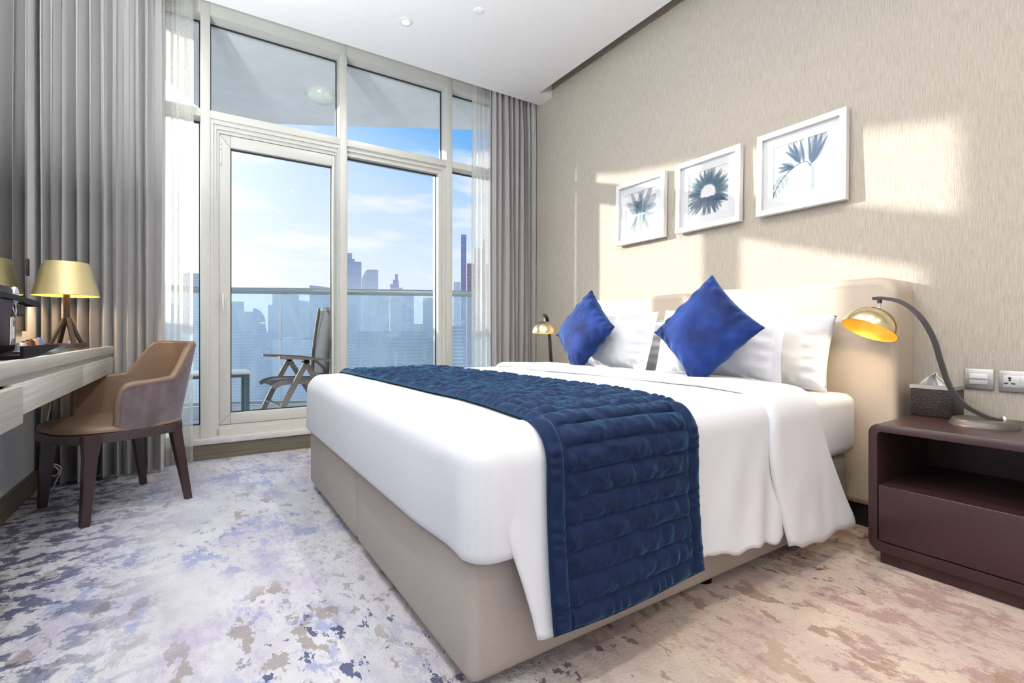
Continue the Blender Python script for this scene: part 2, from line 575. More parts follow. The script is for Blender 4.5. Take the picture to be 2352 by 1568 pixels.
# oak veneer grey (desk, skirting)
def veneer(name, c0, c1, rough, grain_axis):
    m, nt, out = nmat(name)
    sc = {'y': (90, 1.6, 90), 'x': (1.6, 90, 90)}[grain_axis]
    n1 = noise_tex(nt, scaled_pos(nt, sc), 1.0, 5, 0.6)
    sc2 = tuple(q*4 for q in sc)
    n2 = noise_tex(nt, scaled_pos(nt, sc2), 1.0, 2, 0.5)
    r1 = ramp(nt, [(0.3, c0), (0.7, c1)]); L(nt, n1, r1.inputs[0])
    c = mixrgb(nt, math_node(nt, 'MULTIPLY', n2, 0.3), r1.outputs[0], c1)
    b = bsdf(nt, out, c, rough)
    bump(nt, b, n1, 0.08, 0.003)
    return m
M['desk_veneer'] = veneer('desk_veneer', srgb(166, 164, 154), srgb(206, 206, 198), 0.32, 'y')
M['skirting_y'] = veneer('skirting_y', srgb(92, 86, 72), srgb(126, 118, 100), 0.5, 'y')
M['skirting_x'] = veneer('skirting_x', srgb(92, 86, 72), srgb(126, 118, 100), 0.5, 'x')
# desk top: dark polished stone
m, nt, out = nmat('desk_stone')
n1 = noise_tex(nt, scaled_pos(nt, (14, 3, 6)), 1.0, 6, 0.6, 0.5)
r1 = ramp(nt, [(0.3, srgb(84, 78, 72)), (0.7, srgb(132, 126, 118))]); L(nt, n1, r1.inputs[0])
bsdf(nt, out, r1.outputs[0], 0.12); M['desk_stone'] = m

# carpet: abstract distressed design, blue-lilac by the window side, mauve-brown by the night tables
m, nt, out = nmat('carpet')
geo = N(nt, 'ShaderNodeNewGeometry')
sep = N(nt, 'ShaderNodeSeparateXYZ'); L(nt, geo.outputs['Position'], sep.inputs[0])
side = N(nt, 'ShaderNodeMapRange'); side.interpolation_type = 'SMOOTHSTEP'
side.inputs['From Min'].default_value = 0.25; side.inputs['From Max'].default_value = 1.15
L(nt, sep.outputs[0], side.inputs['Value'])
pv = scaled_pos(nt, (1, 0.55, 1))
def off(vec, d):
    n = N(nt, 'ShaderNodeVectorMath', operation='ADD'); L(nt, vec, n.inputs[0]); n.inputs[1].default_value = d
    return n.outputs[0]
fine = noise_tex(nt, scaled_pos(nt, (1, 1, 1)), 120, 2, 0.6)
base_l = ramp(nt, [(0.3, srgb(182, 180, 190)), (0.5, srgb(205, 205, 210)), (0.75, srgb(222, 223, 227))])
L(nt, noise_tex(nt, pv, 3.0, 4, 0.65), base_l.inputs[0])
base_r = ramp(nt, [(0.3, srgb(192, 172, 164)), (0.5, srgb(208, 189, 174)), (0.75, srgb(220, 202, 182))])
L(nt, noise_tex(nt, off(pv, (3, 7, 0)), 3.4, 4, 0.7), base_r.inputs[0])
col = mixrgb(nt, side.outputs[0], base_l.outputs[0], base_r.outputs[0])
def layer(col, scale, seed, lo, hi, cl, cr, amount, detail=9, rough=0.72, mask_scale=None, mlo=0.45, mhi=0.6, stretch=None):
    vec = off(pv if stretch is None else scaled_pos(nt, stretch), seed)
    n1 = noise_tex(nt, vec, scale, detail, rough)
    rr = ramp(nt, [(lo, (0, 0, 0)), (hi, (1, 1, 1))]); L(nt, n1, rr.inputs[0])
    f = math_node(nt, 'MULTIPLY', rr.outputs[0], amount)
    if mask_scale:
        n2 = noise_tex(nt, off(pv, (seed[1], seed[0], 1)), mask_scale, 1, 0.5)
        r2 = ramp(nt, [(mlo, (0, 0, 0)), (mhi, (1, 1, 1))]); L(nt, n2, r2.inputs[0])
        f = math_node(nt, 'MULTIPLY', f, r2.outputs[0])
    c = mixrgb(nt, side.outputs[0], cl, cr)
    return mixrgb(nt, f, col, c)
col = layer(col, 3.6, (11, 2, 0), 0.50, 0.62, srgb(178, 172, 194), srgb(196, 168, 164), 0.8, detail=5, rough=0.8)
col = layer(col, 8.0, (5, 31, 0), 0.515, 0.565, srgb(146, 154, 194), srgb(168, 134, 130), 0.85, detail=6, rough=0.8, mask_scale=2.6, mlo=0.42, mhi=0.54)
col = layer(col, 15.0, (21, 13, 0), 0.555, 0.58, srgb(146, 136, 134), srgb(156, 124, 104), 0.8, detail=4, rough=0.64, mask_scale=2.4, mlo=0.42, mhi=0.54)
col = layer(col, 20.0, (43, 17, 0), 0.595, 0.615, srgb(48, 62, 108), srgb(84, 60, 60), 0.9, detail=4, rough=0.68, mask_scale=0.9, mlo=0.50, mhi=0.60)
col = layer(col, 46.0, (3, 9, 0), 0.55, 0.62, srgb(158, 156, 176), srgb(168, 134, 112), 0.65, detail=3, rough=0.6, mask_scale=2.2, mlo=0.42, mhi=0.6)
# navy drift in the corner under the desk
cm = N(nt, 'ShaderNodeMapRange'); cm.interpolation_type = 'SMOOTHSTEP'
cm.inputs['From Min'].default_value = 0.02; cm.inputs['From Max'].default_value = -0.52
L(nt, sep.outputs[0], cm.inputs['Value'])
nv = noise_tex(nt, off(scaled_pos(nt, (1, 1.2, 1)), (9, 4, 0)), 10.0, 5, 0.66)
nr = ramp(nt, [(0.50, (0, 0, 0)), (0.54, (1, 1, 1))]); L(nt, nv, nr.inputs[0])
col = mixrgb(nt, math_node(nt, 'MULTIPLY', math_node(nt, 'MULTIPLY', nr.outputs[0], cm.outputs[0]), 0.9), col, srgb(34, 46, 96))
b = bsdf(nt, out, col, 0.95, spec=0.1, sheen=0.25)
bump(nt, b, fine, 0.9, 0.006)
M['carpet'] = m

# bed linen with faint satin stripe
def linen(name, stripe, c):
    m, nt, out = nmat(name)
    v = scaled_pos(nt, (0, 0, 1) if stripe == 'z' else (0, 1, 0))
    w = N(nt, 'ShaderNodeTexWave', wave_type='BANDS', bands_direction='Z' if stripe == 'z' else 'Y')
    w.inputs['Scale'].default_value = 22
    L(nt, v, w.inputs['Vector'])
    r1 = ramp(nt, [(0.35, tuple(q*0.985 for q in c)), (0.65, c)]); L(nt, w.outputs['Fac'], r1.inputs[0])
    n1 = noise_tex(nt, scaled_pos(nt, (1, 1, 1)), 9, 4, 0.6)
    b = bsdf(nt, out, r1.outputs[0], 0.8, spec=0.2)
    bump(nt, b, n1, 0.10, 0.01)
    return m
M['linen'] = linen('linen', 'y', (0.77, 0.79, 0.835))
M['pillow_white'] = linen('pillow_white', 'z', (0.77, 0.79, 0.835))

def velvet(name, c, sheen_c, sheen, nap=9.0, lo=0.62, hi=1.5):
    m, nt, out = nmat(name)
    n1 = noise_tex(nt, scaled_pos(nt, (1, 1, 1)), nap, 3, 0.55)
    n2 = noise_tex(nt, scaled_pos(nt, (1, 1, 1)), 260, 2, 0.5)
    r1 = ramp(nt, [(0.35, tuple(q*lo for q in c)), (0.65, tuple(min(1, q*hi) for q in c))]); L(nt, n1, r1.inputs[0])
    b = bsdf(nt, out, r1.outputs[0], 0.75, spec=0.2, sheen=sheen, sheen_tint=sheen_c)
    b.inputs['Sheen Roughness'].default_value = 0.35
    bump(nt, b, n2, 0.12, 0.002)
    return m
M['velvet_blue'] = velvet('velvet_blue', srgb(26, 48, 108), (0.28, 0.46, 0.85), 0.85)
M['runner_blue'] = velvet('runner_blue', srgb(19, 34, 68), (0.12, 0.45, 0.70), 0.75, 30, 0.86, 1.14)

# crocodile-embossed leather
m, nt, out = nmat('croc')
vo = N(nt, 'ShaderNodeTexVoronoi', feature='DISTANCE_TO_EDGE'); vo.inputs['Scale'].default_value = 1
L(nt, scaled_pos(nt, (60, 60, 110)), vo.inputs['Vector'])
r1 = ramp(nt, [(0.0, srgb(34, 28, 28)), (0.12, srgb(56, 47, 48))]); L(nt, vo.outputs[0], r1.inputs[0])
b = bsdf(nt, out, r1.outputs[0], 0.42, spec=0.3)
bump(nt, b, vo.outputs[0], 0.5, 0.004); M['croc'] = m

def ink(name, c, alpha):
    m, nt, out = nmat(name)
    n1 = noise_tex(nt, scaled_pos(nt, (1, 1, 1)), 90, 3, 0.6)
    r1 = ramp(nt, [(0.3, tuple(q*0.7 for q in c)), (0.7, c)]); L(nt, n1, r1.inputs[0])
    d = N(nt, 'ShaderNodeBsdfDiffuse'); L(nt, r1.outputs[0], d.inputs[0])
    t = N(nt, 'ShaderNodeBsdfTransparent')
    mx = N(nt, 'ShaderNodeMixShader'); mx.inputs[0].default_value = alpha
    L(nt, t.outputs[0], mx.inputs[1]); L(nt, d.outputs[0], mx.inputs[2])
    L(nt, mx.outputs[0], out.inputs[0])
    return m
M['ink_teal'] = ink('ink_teal', srgb(128, 166, 176), 0.45)
M['ink_blue'] = ink('ink_blue', srgb(112, 148, 176), 0.34)
M['ink_dark'] = ink('ink_dark', srgb(80, 102, 142), 0.6)

# perforated pattern panel
m, nt, out = nmat('mesh_panel')
vo = N(nt, 'ShaderNodeTexVoronoi', feature='F1'); vo.inputs['Scale'].default_value = 1; vo.inputs['Randomness'].default_value = 0.0
L(nt, scaled_pos(nt, (190, 190, 190), rot=(R(45), 0, 0)), vo.inputs['Vector'])
r1 = ramp(nt, [(0.34, (0.75, 0.78, 0.82)), (0.42, (0.05, 0.055, 0.08))]); L(nt, vo.outputs[0], r1.inputs[0])
bsdf(nt, out, r1.outputs[0], 0.4); M['mesh_panel'] = m

def facade(name, wall, glass, floor_h=3.4, bay=2.6, vfrac=0.55, hfrac=0.6):
    """floors and window bays of a far building, in its own coordinates"""
    m, nt, out = nmat(name)
    tc = N(nt, 'ShaderNodeTexCoord')
    sp = N(nt, 'ShaderNodeSeparateXYZ'); L(nt, tc.outputs['Object'], sp.inputs[0])
    fz = math_node(nt, 'FRACT', math_node(nt, 'DIVIDE', sp.outputs[2], floor_h))
    fx = math_node(nt, 'FRACT', math_node(nt, 'DIVIDE', math_node(nt, 'ADD', sp.outputs[0], sp.outputs[1]), bay))
    a = math_node(nt, 'LESS_THAN', fz, vfrac); c_ = math_node(nt, 'LESS_THAN', fx, hfrac)
    f = math_node(nt, 'MULTIPLY', a, c_)
    col = mixrgb(nt, f, wall, glass)
    b = bsdf(nt, out, col, 0.45)
    return m
M['f_blue'] = facade('f_blue', srgb(168, 190, 212), srgb(104, 138, 176), 3.6, 3.0, 0.6, 0.9)
M['f_grey'] = facade('f_grey', srgb(196, 204, 214), srgb(128, 148, 170), 3.4, 2.4, 0.55, 0.55)
M['f_sand'] = facade('f_sand', srgb(206, 204, 198), srgb(122, 140, 156), 3.3, 2.8, 0.5, 0.5)
M['f_pink'] = facade('f_pink', srgb(176, 140, 146), srgb(120, 116, 142), 3.4, 5.0, 0.4, 0.85)
M['f_violet'] = facade('f_violet', srgb(150, 152, 190), srgb(118, 126, 172), 8.0, 20.0, 0.93, 0.95)
M['f_white'] = facade('f_white', srgb(222, 226, 230), srgb(150, 166, 182), 3.2, 2.2, 0.5, 0.5)
M['f_slab'] = simple('f_slab', srgb(226, 230, 232), 0.6, grain=0.02, gscale=1)
M['f_glassband'] = simple('f_glassband', srgb(110, 142, 160), 0.2, grain=0.1, gscale=0.3)
M['f_teal'] = facade('f_teal', srgb(150, 182, 196), srgb(90, 132, 156), 3.6, 2.0, 0.7, 0.8)
M['ground_sand'] = simple('ground_sand', srgb(176, 172, 164), 0.9, grain=0.12, gscale=0.02)
M['tree_leaf'] = simple('tree_leaf', srgb(86, 112, 84), 0.9, grain=0.25, gscale=0.6)
M['tree_bark'] = simple('tree_bark', srgb(110, 96, 84), 0.9)
M['sign_white'] = simple('sign_white', (0.9, 0.9, 0.9), 0.5)

# ================================================================== room shell
XL, XR = -0.72, 2.573
YB, YWALL = -2.4, 3.78
ZC, ZTOP = 2.859, 3.12
Y_SLAB, Y_PEL = 3.51, 3.336          # slab edge by the curtain slot, start of the pelmet return
X_COVE = 2.434

structure(MB().box(XL-0.1, XR+0.1, YB-0.1, 3.97, -0.08, 0.0).build('floor', M['carpet']), 'abstract distressed carpet in white, blue, lilac and brown')
cb = MB()
cb.box(XL, X_COVE, YB, Y_SLAB, ZC, ZTOP)
cb.box(X_COVE, XR, Y_PEL, Y_SLAB, ZC, ZTOP)
cb.box(XL-0.1, XR+0.1, YB-0.1, 3.98, ZTOP, ZTOP+0.1)
structure(cb.build('ceiling', M['white_paint']), 'smooth white dropped ceiling with a recess along the right wall')
structure(MB().box(XR, XR+0.12, YB-0.1, 3.98, 0, ZTOP).build('wall_right', M['wallpaper']), 'beige textured wallpaper wall behind the headboards')
structure(MB().box(XL-0.12, XL, YB-0.1, 3.98, 0, ZTOP).build('wall_left', M['white_gloss_wall']), 'white painted wall behind the desk')
structure(MB().box(XL-0.12, XR+0.12, YB-0.22, YB-0.1, 0, ZTOP).build('wall_back', M['white_paint']), 'white wall behind the camera')
structure(MB().box(XL, XR, YWALL, 3.97, 0, 0.102).build('wall_window', M['white_paint']), 'low wall under the window')
structure(MB().box(XL, XR, 3.762, YWALL, 0, 0.1).build('baseboard_window', M['skirting_x']), 'grey-brown wooden skirting under the window')
structure(MB().box(XL, XL+0.014, YB, 3.762, 0, 0.106).build('baseboard_left', M['skirting_y']), 'grey-brown wooden skirting along the desk wall')
structure(MB().box(XR-0.014, XR, YB, 0.1, 0, 0.10).box(XR-0.014, XR, 2.80, 3.76, 0, 0.10).build('baseboard_right', M['black_plinth']), 'dark skirting of the headboard wall')
sl = MB()
sl.rbox(XL, XR, 3.748, 3.97, 0.102, 0.139, 0.004, 2)
structure(sl.build('trim_1', M['sill_stone']), 'pale stone window sill')

# ------------------------------------------------------------------ window wall
YF, YG = 3.80, 3.92
win = struct_empty('window_1', (0, YF, 0.139), 'floor-to-ceiling window with white mullions and transom')
def wpart(name, mb, mat='frame_white'):
    return mb.build(name, M[mat], win)
for (x0, x1) in ((0.024, 0.080), (0.914, 0.967), (1.798, 1.853)):
    wpart('mullion', MB().rbox(x0, x1, YF, 3.96, 0.139, 3.12, 0.003, 2))
wpart('mullion', MB().rbox(XL, XL+0.05, YF, 3.96, 0.139, 3.12, 0.003, 2))
wpart('mullion', MB().rbox(XR-0.05, XR, YF, 3.96, 0.139, 3.12, 0.003, 2))
spans = [(XL+0.05, 0.024), (0.080, 0.914), (0.967, 1.798), (1.853, XR-0.05)]
for (x0, x1) in spans:
    wpart('head_rail', MB().box(x0, x1, YF, 3.96, 2.94, 3.12))
    wpart('transom', MB().rbox(x0, x1, YF, 3.96, 2.258, 2.31, 0.002, 2))
for (x0, x1) in (spans[0], spans[3]):
    wpart('bottom_rail', MB().box(x0, x1, YF+0.02, 3.96, 0.139, 0.212))
# fixed light frame in the middle bay
x0, x1 = spans[2]
ff = MB()
ff.box(x0, x0+0.012, 3.84, 3.95, 0.212, 2.258)
ff.box(x1-0.058, x1, 3.84, 3.95, 0.212, 2.258)
ff.box(x0+0.012, x1-0.058, 3.84, 3.95, 2.196, 2.258)
ff.box(x0+0.012, x1-0.058, 3.84, 3.95, 0.139, 0.275)
ff.box(x1-0.03, x1, 3.822, 3.8395, 0.139, 2.258)
ff.box(x0, x1-0.03, 3.822, 3.8395, 2.228, 2.258)
wpart('fixed_frame', ff)
# panes and gaskets
def pane(parent, x0, x1, z0, z1, y, mat='glass', gask=True):
    if gask:
        g = MB(); w = 0.007
        for yy in ((y-0.012, y-0.004),):
            g.box(x0, x1, yy[0], yy[1], z1-w*1.6, z1)
            g.box(x0, x1, yy[0], yy[1], z0, z0+w)
            g.box(x0, x0+w, yy[0], yy[1], z0+w, z1-w*1.6)
            g.box(x1-w, x1, yy[0], yy[1], z0+w, z1-w*1.6)
        g.build('gasket', M['gasket'], parent)
    return MB().add([(x0, y, z0), (x1, y, z0), (x1, y, z1), (x0, y, z1)], [(0, 1, 2, 3)]).build('pane', M[mat], parent)
for i, (x0, x1) in enumerate(spans):
    pane(win, x0, x1, 2.31, 2.94, YG)
pane(win, spans[0][0], spans[0][1], 0.212, 2.258, YG, 'glass_strip')
pane(win, spans[3][0], spans[3][1], 0.212, 2.258, YG, 'glass_strip')
pane(win, 0.979, 1.74, 0.275, 2.196, 3.90)
# outer door frame (fixed) with stepped profile
df_ = MB()
for (o0, o1, ya) in ((0.0, 0.018, 3.812), (0.018, 0.036, 3.826), (0.036, 0.05, 3.84)):
    df_.box(0.080+o0, 0.080+o1, ya, 3.95, 0.139, 2.258-o0)
    df_.box(0.080+o1, 0.914-o1*0.5, ya, 3.95, 2.258-o1*1.5, 2.258-o0*1.5)
    df_.box(0.914-o1*0.5, 0.914-o0*0.5, ya, 3.95, 0.139, 2.258-o0)
df_.box(0.130, 0.889, 3.812, 3.95, 0.139, 0.185)
df_.box(0.130, 0.889, 3.835, 3.95, 0.185, 0.206)
wpart('door_frame', df_)

door = struct_empty('door_1', (0.13, 3.85, 0.207), 'white-framed glazed balcony door')
lf = MB()
lf.rbox(0.131, 0.199, 3.846, 3.92, 0.208, 2.181, 0.004, 2)
lf.build('stile', M['frame_white'], door)
MB().rbox(0.868, 0.888, 3.846, 3.92, 0.208, 2.181, 0.004, 2).build('stile', M['frame_white'], door)
MB().rbox(0.199, 0.868, 3.846, 3.92, 2.10, 2.181, 0.004, 2).build('top_rail', M['frame_white'], door)
MB().rbox(0.199, 0.868, 3.846, 3.92, 0.208, 0.284, 0.004, 2).build('bottom_rail', M['frame_white'], door)
pane(door, 0.199, 0.868, 0.284, 2.10, 3.885)
jt = MB()
for (za, zb) in ((2.180, 2.101), (0.209, 0.283)):
    jt.tube([(0.132, 3.8455, za), (0.198, 3.8455, zb)], 0.0008, 6)
jt.build('corner_joint', M['gasket'], door)
h = MB().rbox(0.143, 0.162, 3.838, 3.847, 1.045, 1.10, 0.003, 2).build('handle_plate', M['white_plastic'], door)
MB().tube([(0.1525, 3.842, 1.085), (0.1525, 3.815, 1.085), (0.1528, 3.808, 1.075), (0.1535, 3.806, 0.98)], [0.007, 0.007, 0.008, 0.006], 10).build('handle_lever', M['white_plastic'], h)
hg = MB().rbox(0.133, 0.147, 3.838, 3.847, 1.965, 2.125, 0.003, 2).build('hinge_cover', M['white_plastic'], door)
for z in (2.108, 1.975, 2.075):
    MB().lathe([(0.003, 0), (0.003, 0.002)], 10, M=Matrix.Translation((0.14, 3.839, z)) @ Matrix.Rotation(R(90), 4, 'X'), cap0=True, cap1=True).build('screw', M['gasket'], hg)

# ------------------------------------------------------------------ balcony
EDGE = [(-4.0, 3.98), (-2.2, 4.0), (-1.2, 4.42), (-0.64, 4.73), (-0.4, 4.90), (-0.2, 5.15), (-0.05, 5.45), (0.15, 5.72), (0.35, 5.76), (0.72, 5.56), (1.11, 5.35), (1.73, 5.0), (2.17, 4.76), (2.45, 4.61), (3.2, 4.2), (3.6, 3.98)]
edge = [(p.x, p.y) for p in spline([(a, b_, 0) for a, b_ in EDGE], 5)]
structure(MB().poly_prism(list(edge), 'z', 3.0, 3.28).build('balcony_soffit', M['concrete']), 'grey concrete underside of the balcony above')
RAIL = [(-2.6, 4.25), (-1.6, 4.6), (-0.9, 5.0), (-0.4, 5.36), (0.0, 5.53), (0.28, 5.45), (0.7, 5.24), (1.12, 5.04), (1.675, 4.82), (2.38, 4.53), (3.0, 4.25), (3.5, 3.99)]
structure(MB().poly_prism([(-3.2, 3.98)] + [(a-0.0, b_+0.12) for a, b_ in RAIL] + [(3.6, 3.98)], 'z', -0.15, 0.02).build('balcony_floor', M['balcony_tile']), 'pale tiled balcony floor')
rl = thing('balustrade', 'curved glass balustrade with pale metal handrail on the balcony', 'balustrade', (0, 4.8, 0.02))
rp = spline([(a, b_, 1.245) for a, b_ in RAIL], 5)
MB().tube(rp, 0.031, 12, up=(0, 0, 1)).build('handrail', M['rail_metal'], rl)
rb = spline([(a, b_, 0.155) for a, b_ in RAIL], 5)
MB().bar(rb, 0.05, 0.03).build('bottom_channel', M['rail_metal'], rl)
MB().bar([p - Vector((0, 0, 0.08)) for p in rb], 0.09, 0.11).build('kerb', M['concrete'], rl)
g0 = [Vector((p.x, p.y, 0)) for p in spline([(a, b_, 0) for a, b_ in RAIL], 5)]
cuts = [0, 9, 17, 24, 30, 36, 43, 49, len(g0)-1]
for a, b_ in zip(cuts, cuts[1:]):
    seg = g0[a:b_+1]
    q = MB(); k = len(seg)
    d0 = (seg[1]-seg[0]).normalized()*0.006; d1 = (seg[-1]-seg[-2]).normalized()*0.006
    seg = [seg[0]+d0] + seg[1:-1] + [seg[-1]-d1]
    q.add([(p.x, p.y, 0.17) for p in seg] + [(p.x, p.y, 1.215) for p in seg], [(i, i+1, k+i+1, k+i) for i in range(k-1)])
    q.build('glass_panel', M['rail_glass'], rl)
    e = MB().bar([(seg[-1].x, seg[-1].y, 0.17), (seg[-1].x, seg[-1].y, 1.215)], 0.004, 0.012, up=(0, 1, 0))
    e.build('glass_edge', M['sill_stone'], rl)

sf = thing('soffit_lamp', 'round opal dome lamp on the balcony ceiling', 'lamp', (0.948, 4.62, 3.0))
MB().lathe([(0.125, 0), (0.128, -0.02), (0.122, -0.035)], 32, cap0=True).build('rim', M['white_plastic'], sf, True)
MB().lathe([(0.120, -0.034), (0.112, -0.055), (0.088, -0.078), (0.05, -0.093), (0.001, -0.098)], 32).build('dome', M['opal'], sf, True)

# ================================================================== BED
bed = thing('bed', 'wide upholstered divan bed base in beige fabric, split in two', 'bed', (1.42, 1.89, 0.0))
for (y0, y1) in ((0.965, 1.894), (1.908, 2.80)):
    b_ = MB().rbox(0.515, 2.34, y0, y1, 0.028, 0.325, 0.028, 4).build('base_unit', M['bed_base'], bed)
    for (cx_, cy_) in ((0.62, y0+0.1), (0.62, y1-0.1), (2.24, y0+0.1), (2.24, y1-0.1), (1.43, y0+0.06)):
        MB().lathe([(0.028, 0.0), (0.028, 0.034)], 14, M=Matrix.Translation((cx_, cy_, 0)), cap0=True, cap1=True).build('foot', M['black_plastic'], bed)

mat_ = MB().rbox(0.505, 2.335, 0.925, 2.775, 0.326, 0.578, 0.045, 5).build('mattress', M['linen'])
tag(mat_, 'deep mattress in a white fitted sheet, bare beside the pillows', 'mattress')

# ---- duvet: tucked shell over top and foot, free side drop, turned-back fold
SX0, SY0, SY1, SZT, SR = 0.482, 0.905, 2.795, 0.612, 0.085
def puff(x, y):
    e = min(1, max(0, (y-0.95)/0.25)) * min(1, max(0, (2.75-y)/0.25)) * min(1, max(0, (x-0.5)/0.3))
    return e*(0.012 + 0.006*fbm(x*2.2, y*2.2, 3.1, 2))
def near_profile(t_arc, off=0.0):
    """point (y,z) on the bed's cross-section; arc length from the middle of the top towards the near side"""
    r = SR + off
    yc, zc = SY0 + SR, SZT - SR
    flat = 1.85 - yc
    if t_arc < flat:
        return (1.85 - t_arc, SZT + off, 0.0)
    a = (t_arc - flat)/r
    if a < PI/2:
        return (yc - r*math.sin(a), zc + r*math.cos(a), a)
    d = t_arc - flat - r*PI/2
    return (yc - r, zc - d, PI/2)
duv = thing('duvet', 'white duvet tucked in at the foot and hanging down the side', 'duvet', (1.3, 1.85, 0.6))
bm = bmesh.new()
bmesh.ops.create_cube(bm, size=1)
for v in bm.verts:
    v.co = Vector((lerp(SX0, 1.9, v.co.x+0.5), lerp(SY0, SY1, v.co.y+0.5), lerp(0.318, SZT, v.co.z+0.5)))
kill = [f for f in bm.faces if f.normal.x > 0.9]
bmesh.ops.delete(bm, geom=kill, context='FACES')
bev = [e for e in bm.edges if not e.is_boundary]
low = [e for e in bev if all(v.co.z < 0.33 for v in e.verts)]
hi = [e for e in bev if e not in low]
bmesh.ops.bevel(bm, geom=hi, offset=SR, segments=9, profile=0.5, affect='EDGES')
low = [e for e in bm.edges if not e.is_boundary and all(v.co.z < 0.33 for v in e.verts) and sum(abs(f.normal.z) > 0.9 for f in e.link_faces) == 1]
bmesh.ops.bevel(bm, geom=low, offset=0.03, segments=4, profile=0.5, affect='EDGES')
kill = [f for f in bm.faces if f.normal.z < -0.95]
bmesh.ops.delete(bm, geom=kill, context='FACES')
long_e = [e for e in bm.edges if e.calc_length() > 0.3]
bmesh.ops.subdivide_edges(bm, edges=long_e, cuts=24, use_grid_fill=True)
for v in bm.verts:
    if v.co.z > SZT - 0.02:
        v.co.z += puff(v.co.x, v.co.y)
    elif v.co.x < 0.53:
        k = sstep(0.33, 0.45, v.co.z)
        v.co.x += 0.008*fbm(v.co.y*2.5, v.co.z*3, 7.7, 2)*k
        # hollow beside the near corner where the side drop starts
        v.co.x += 0.012*sstep(1.25, 1.02, v.co.y)*sstep(0.95, 1.02, v.co.y)*sstep(0.55, 0.45, v.co.z)
bm.verts.index_update()
q = MB().add([v.co.copy() for v in bm.verts], [[v.index for v in f.verts] for f in bm.faces], True)
bm.free()
q.build('tucked_cover', M['linen'], duv)

ARC_FLAT = 1.85 - (SY0 + SR)
ARC_SIDE = ARC_FLAT + SR*PI/2            # arc length where the side becomes vertical
def side_point(x, arc, off, flare=0.02, wav=0.0, wphase=0.0, wfreq=14.0):
    y, z, a = near_profile(arc, off)
    d = max(0.0, arc - ARC_SIDE)
    k = min(1.0, d/0.42)
    y -= flare*k*k
    y -= wav*k*(0.5 + 0.5*math.sin(x*wfreq + wphase + 1.5*math.sin(x*5.1)))*1.2
    if y > 0.99:
        z += puff(x, y)
    return y, z
def drop_edge(x, edge, edge2=None):
    return x
def side_drop(u, v):
    hem = interp([(0.0, 0.418), (0.12, 0.41), (0.4, 0.40), (0.55, 0.39), (0.7, 0.405), (0.85, 0.42), (1.0, 0.42)], u)
    hem += 0.006*math.sin(u*31) + 0.004*math.sin(u*67+1)
    arc = lerp(ARC_FLAT - 0.05, ARC_SIDE + hem - 0.03, v)
    d = max(0.0, arc - ARC_SIDE)
    x_l = 0.540 + 0.105*sstep(-0.05, 0.46, d)
    x = lerp(x_l, 1.75 + 0.02*d, u)
    off_ = lerp(-0.004, 0.006, max(sstep(0.0, 0.12, u)*sstep(0.0, 0.12, v), sstep(0.0, 0.34, d)))
    y, z = side_point(x, arc, off_, 0.026, 0.016, 0.4, 13.0)
    # drag folds under the runner and towards the turn-back
    k = min(1, d/0.3)
    y -= 0.006*k*math.sin((x - 0.28*z)*46 + 2*math.sin(x*7))*sstep(1.2, 1.5, x)
    if u < 0.12:
        y += 0.020*(1-u/0.12)**2*k
    return (x, y, z)
o = MB().grid(side_drop, 110, 46).build('side_drop', M['linen'], duv)
sm = o.modifiers.new('thick', 'SOLIDIFY'); sm.thickness = 0.006; sm.offset = -1

def turn_back(u, v):
    """double cloth folded back over the bed; u: foot side -> head side, v: far -> near hem"""
    L_far = 0.95 + 0.85
    hem = interp([(0, 0.425), (0.12, 0.462), (0.35, 0.472), (0.6, 0.462), (0.85, 0.455), (1.0, 0.472)], u) + 0.006*math.sin(u*17)
    arc = lerp(-L_far + 0.88, ARC_SIDE + hem, v)
    d = max(0.0, arc - ARC_SIDE)
    xa = 1.60 + 0.03*math.sin(arc*3.0) + 0.10*sstep(0.05, 0.5, d) + 0.10*sstep(-0.2, -0.85, arc)*0.6
    xb = 1.955 + 0.16*sstep(-0.05, 0.5, d) + 0.02*math.sin(arc*5)
    x = lerp(xa, xb, u)
    edge = min(u, 1-u)
    bulge = 0.020*min(1, (edge/0.10))**0.5 if u < 0.5 else 0.020*min(1, edge/0.06)**0.5
    off = 0.008 + bulge*(0.55 + 0.45*(1-u))
    if d <= 0 and arc < ARC_FLAT:
        y, z = 1.85 - arc, SZT + off
        if y > 2.70:
            z -= (y-2.70)**2*9
        z += puff(x, y)*0.9
    else:
        y, z = side_point(x, arc, off, 0.03, 0.012, 1.9, 9.0)
    z += 0.004*fbm(x*6, arc*4, 1.0, 2)
    y -= 0.010*sstep(0.05, 0.3, d)*fbm(x*7, z*3, 2.0, 2)
    return (x, y, z)
o = MB().grid(turn_back, 34, 120).build('turned_back_fold', M['pillow_white'], duv)
sm = o.modifiers.new('thick', 'SOLIDIFY'); sm.thickness = 0.008; sm.offset = -1

# ---- quilted runner
run = thing('bed_runner', 'quilted dark blue velvet runner laid across the bed', 'bed runner', (0.94, 1.85, 0.63))
RX0, RX1 = 0.672, 1.212
ARC0 = -(2.745 - 1.85) - 0.26
ARC1 = ARC_SIDE + 0.398
def runner_base(x, arc, off):
    if arc < 0:
        yc = SY1 - SR
        flat = yc - 1.85
        if -arc < flat:
            y, z = 1.85 - arc, SZT + off
        else:
            a = (-arc - flat)/(SR+off)
            if a < PI/2:
                y, z = yc + (SR+off)*math.sin(a), SZT - SR + (SR+off)*math.cos(a)
            else:
                y, z = yc + SR + off, SZT - SR - (-arc - flat - (SR+off)*PI/2)
    else:
        y, z = near_profile(arc, off)[:2]
        d = max(0.0, arc - ARC_SIDE)
        k = min(1, d/0.42)
        y -= (0.034*k*k) + 0.010*k*math.sin(x*8+1)
    if 0.99 < y < 2.72:
        z += puff(x, y)
    return y, z
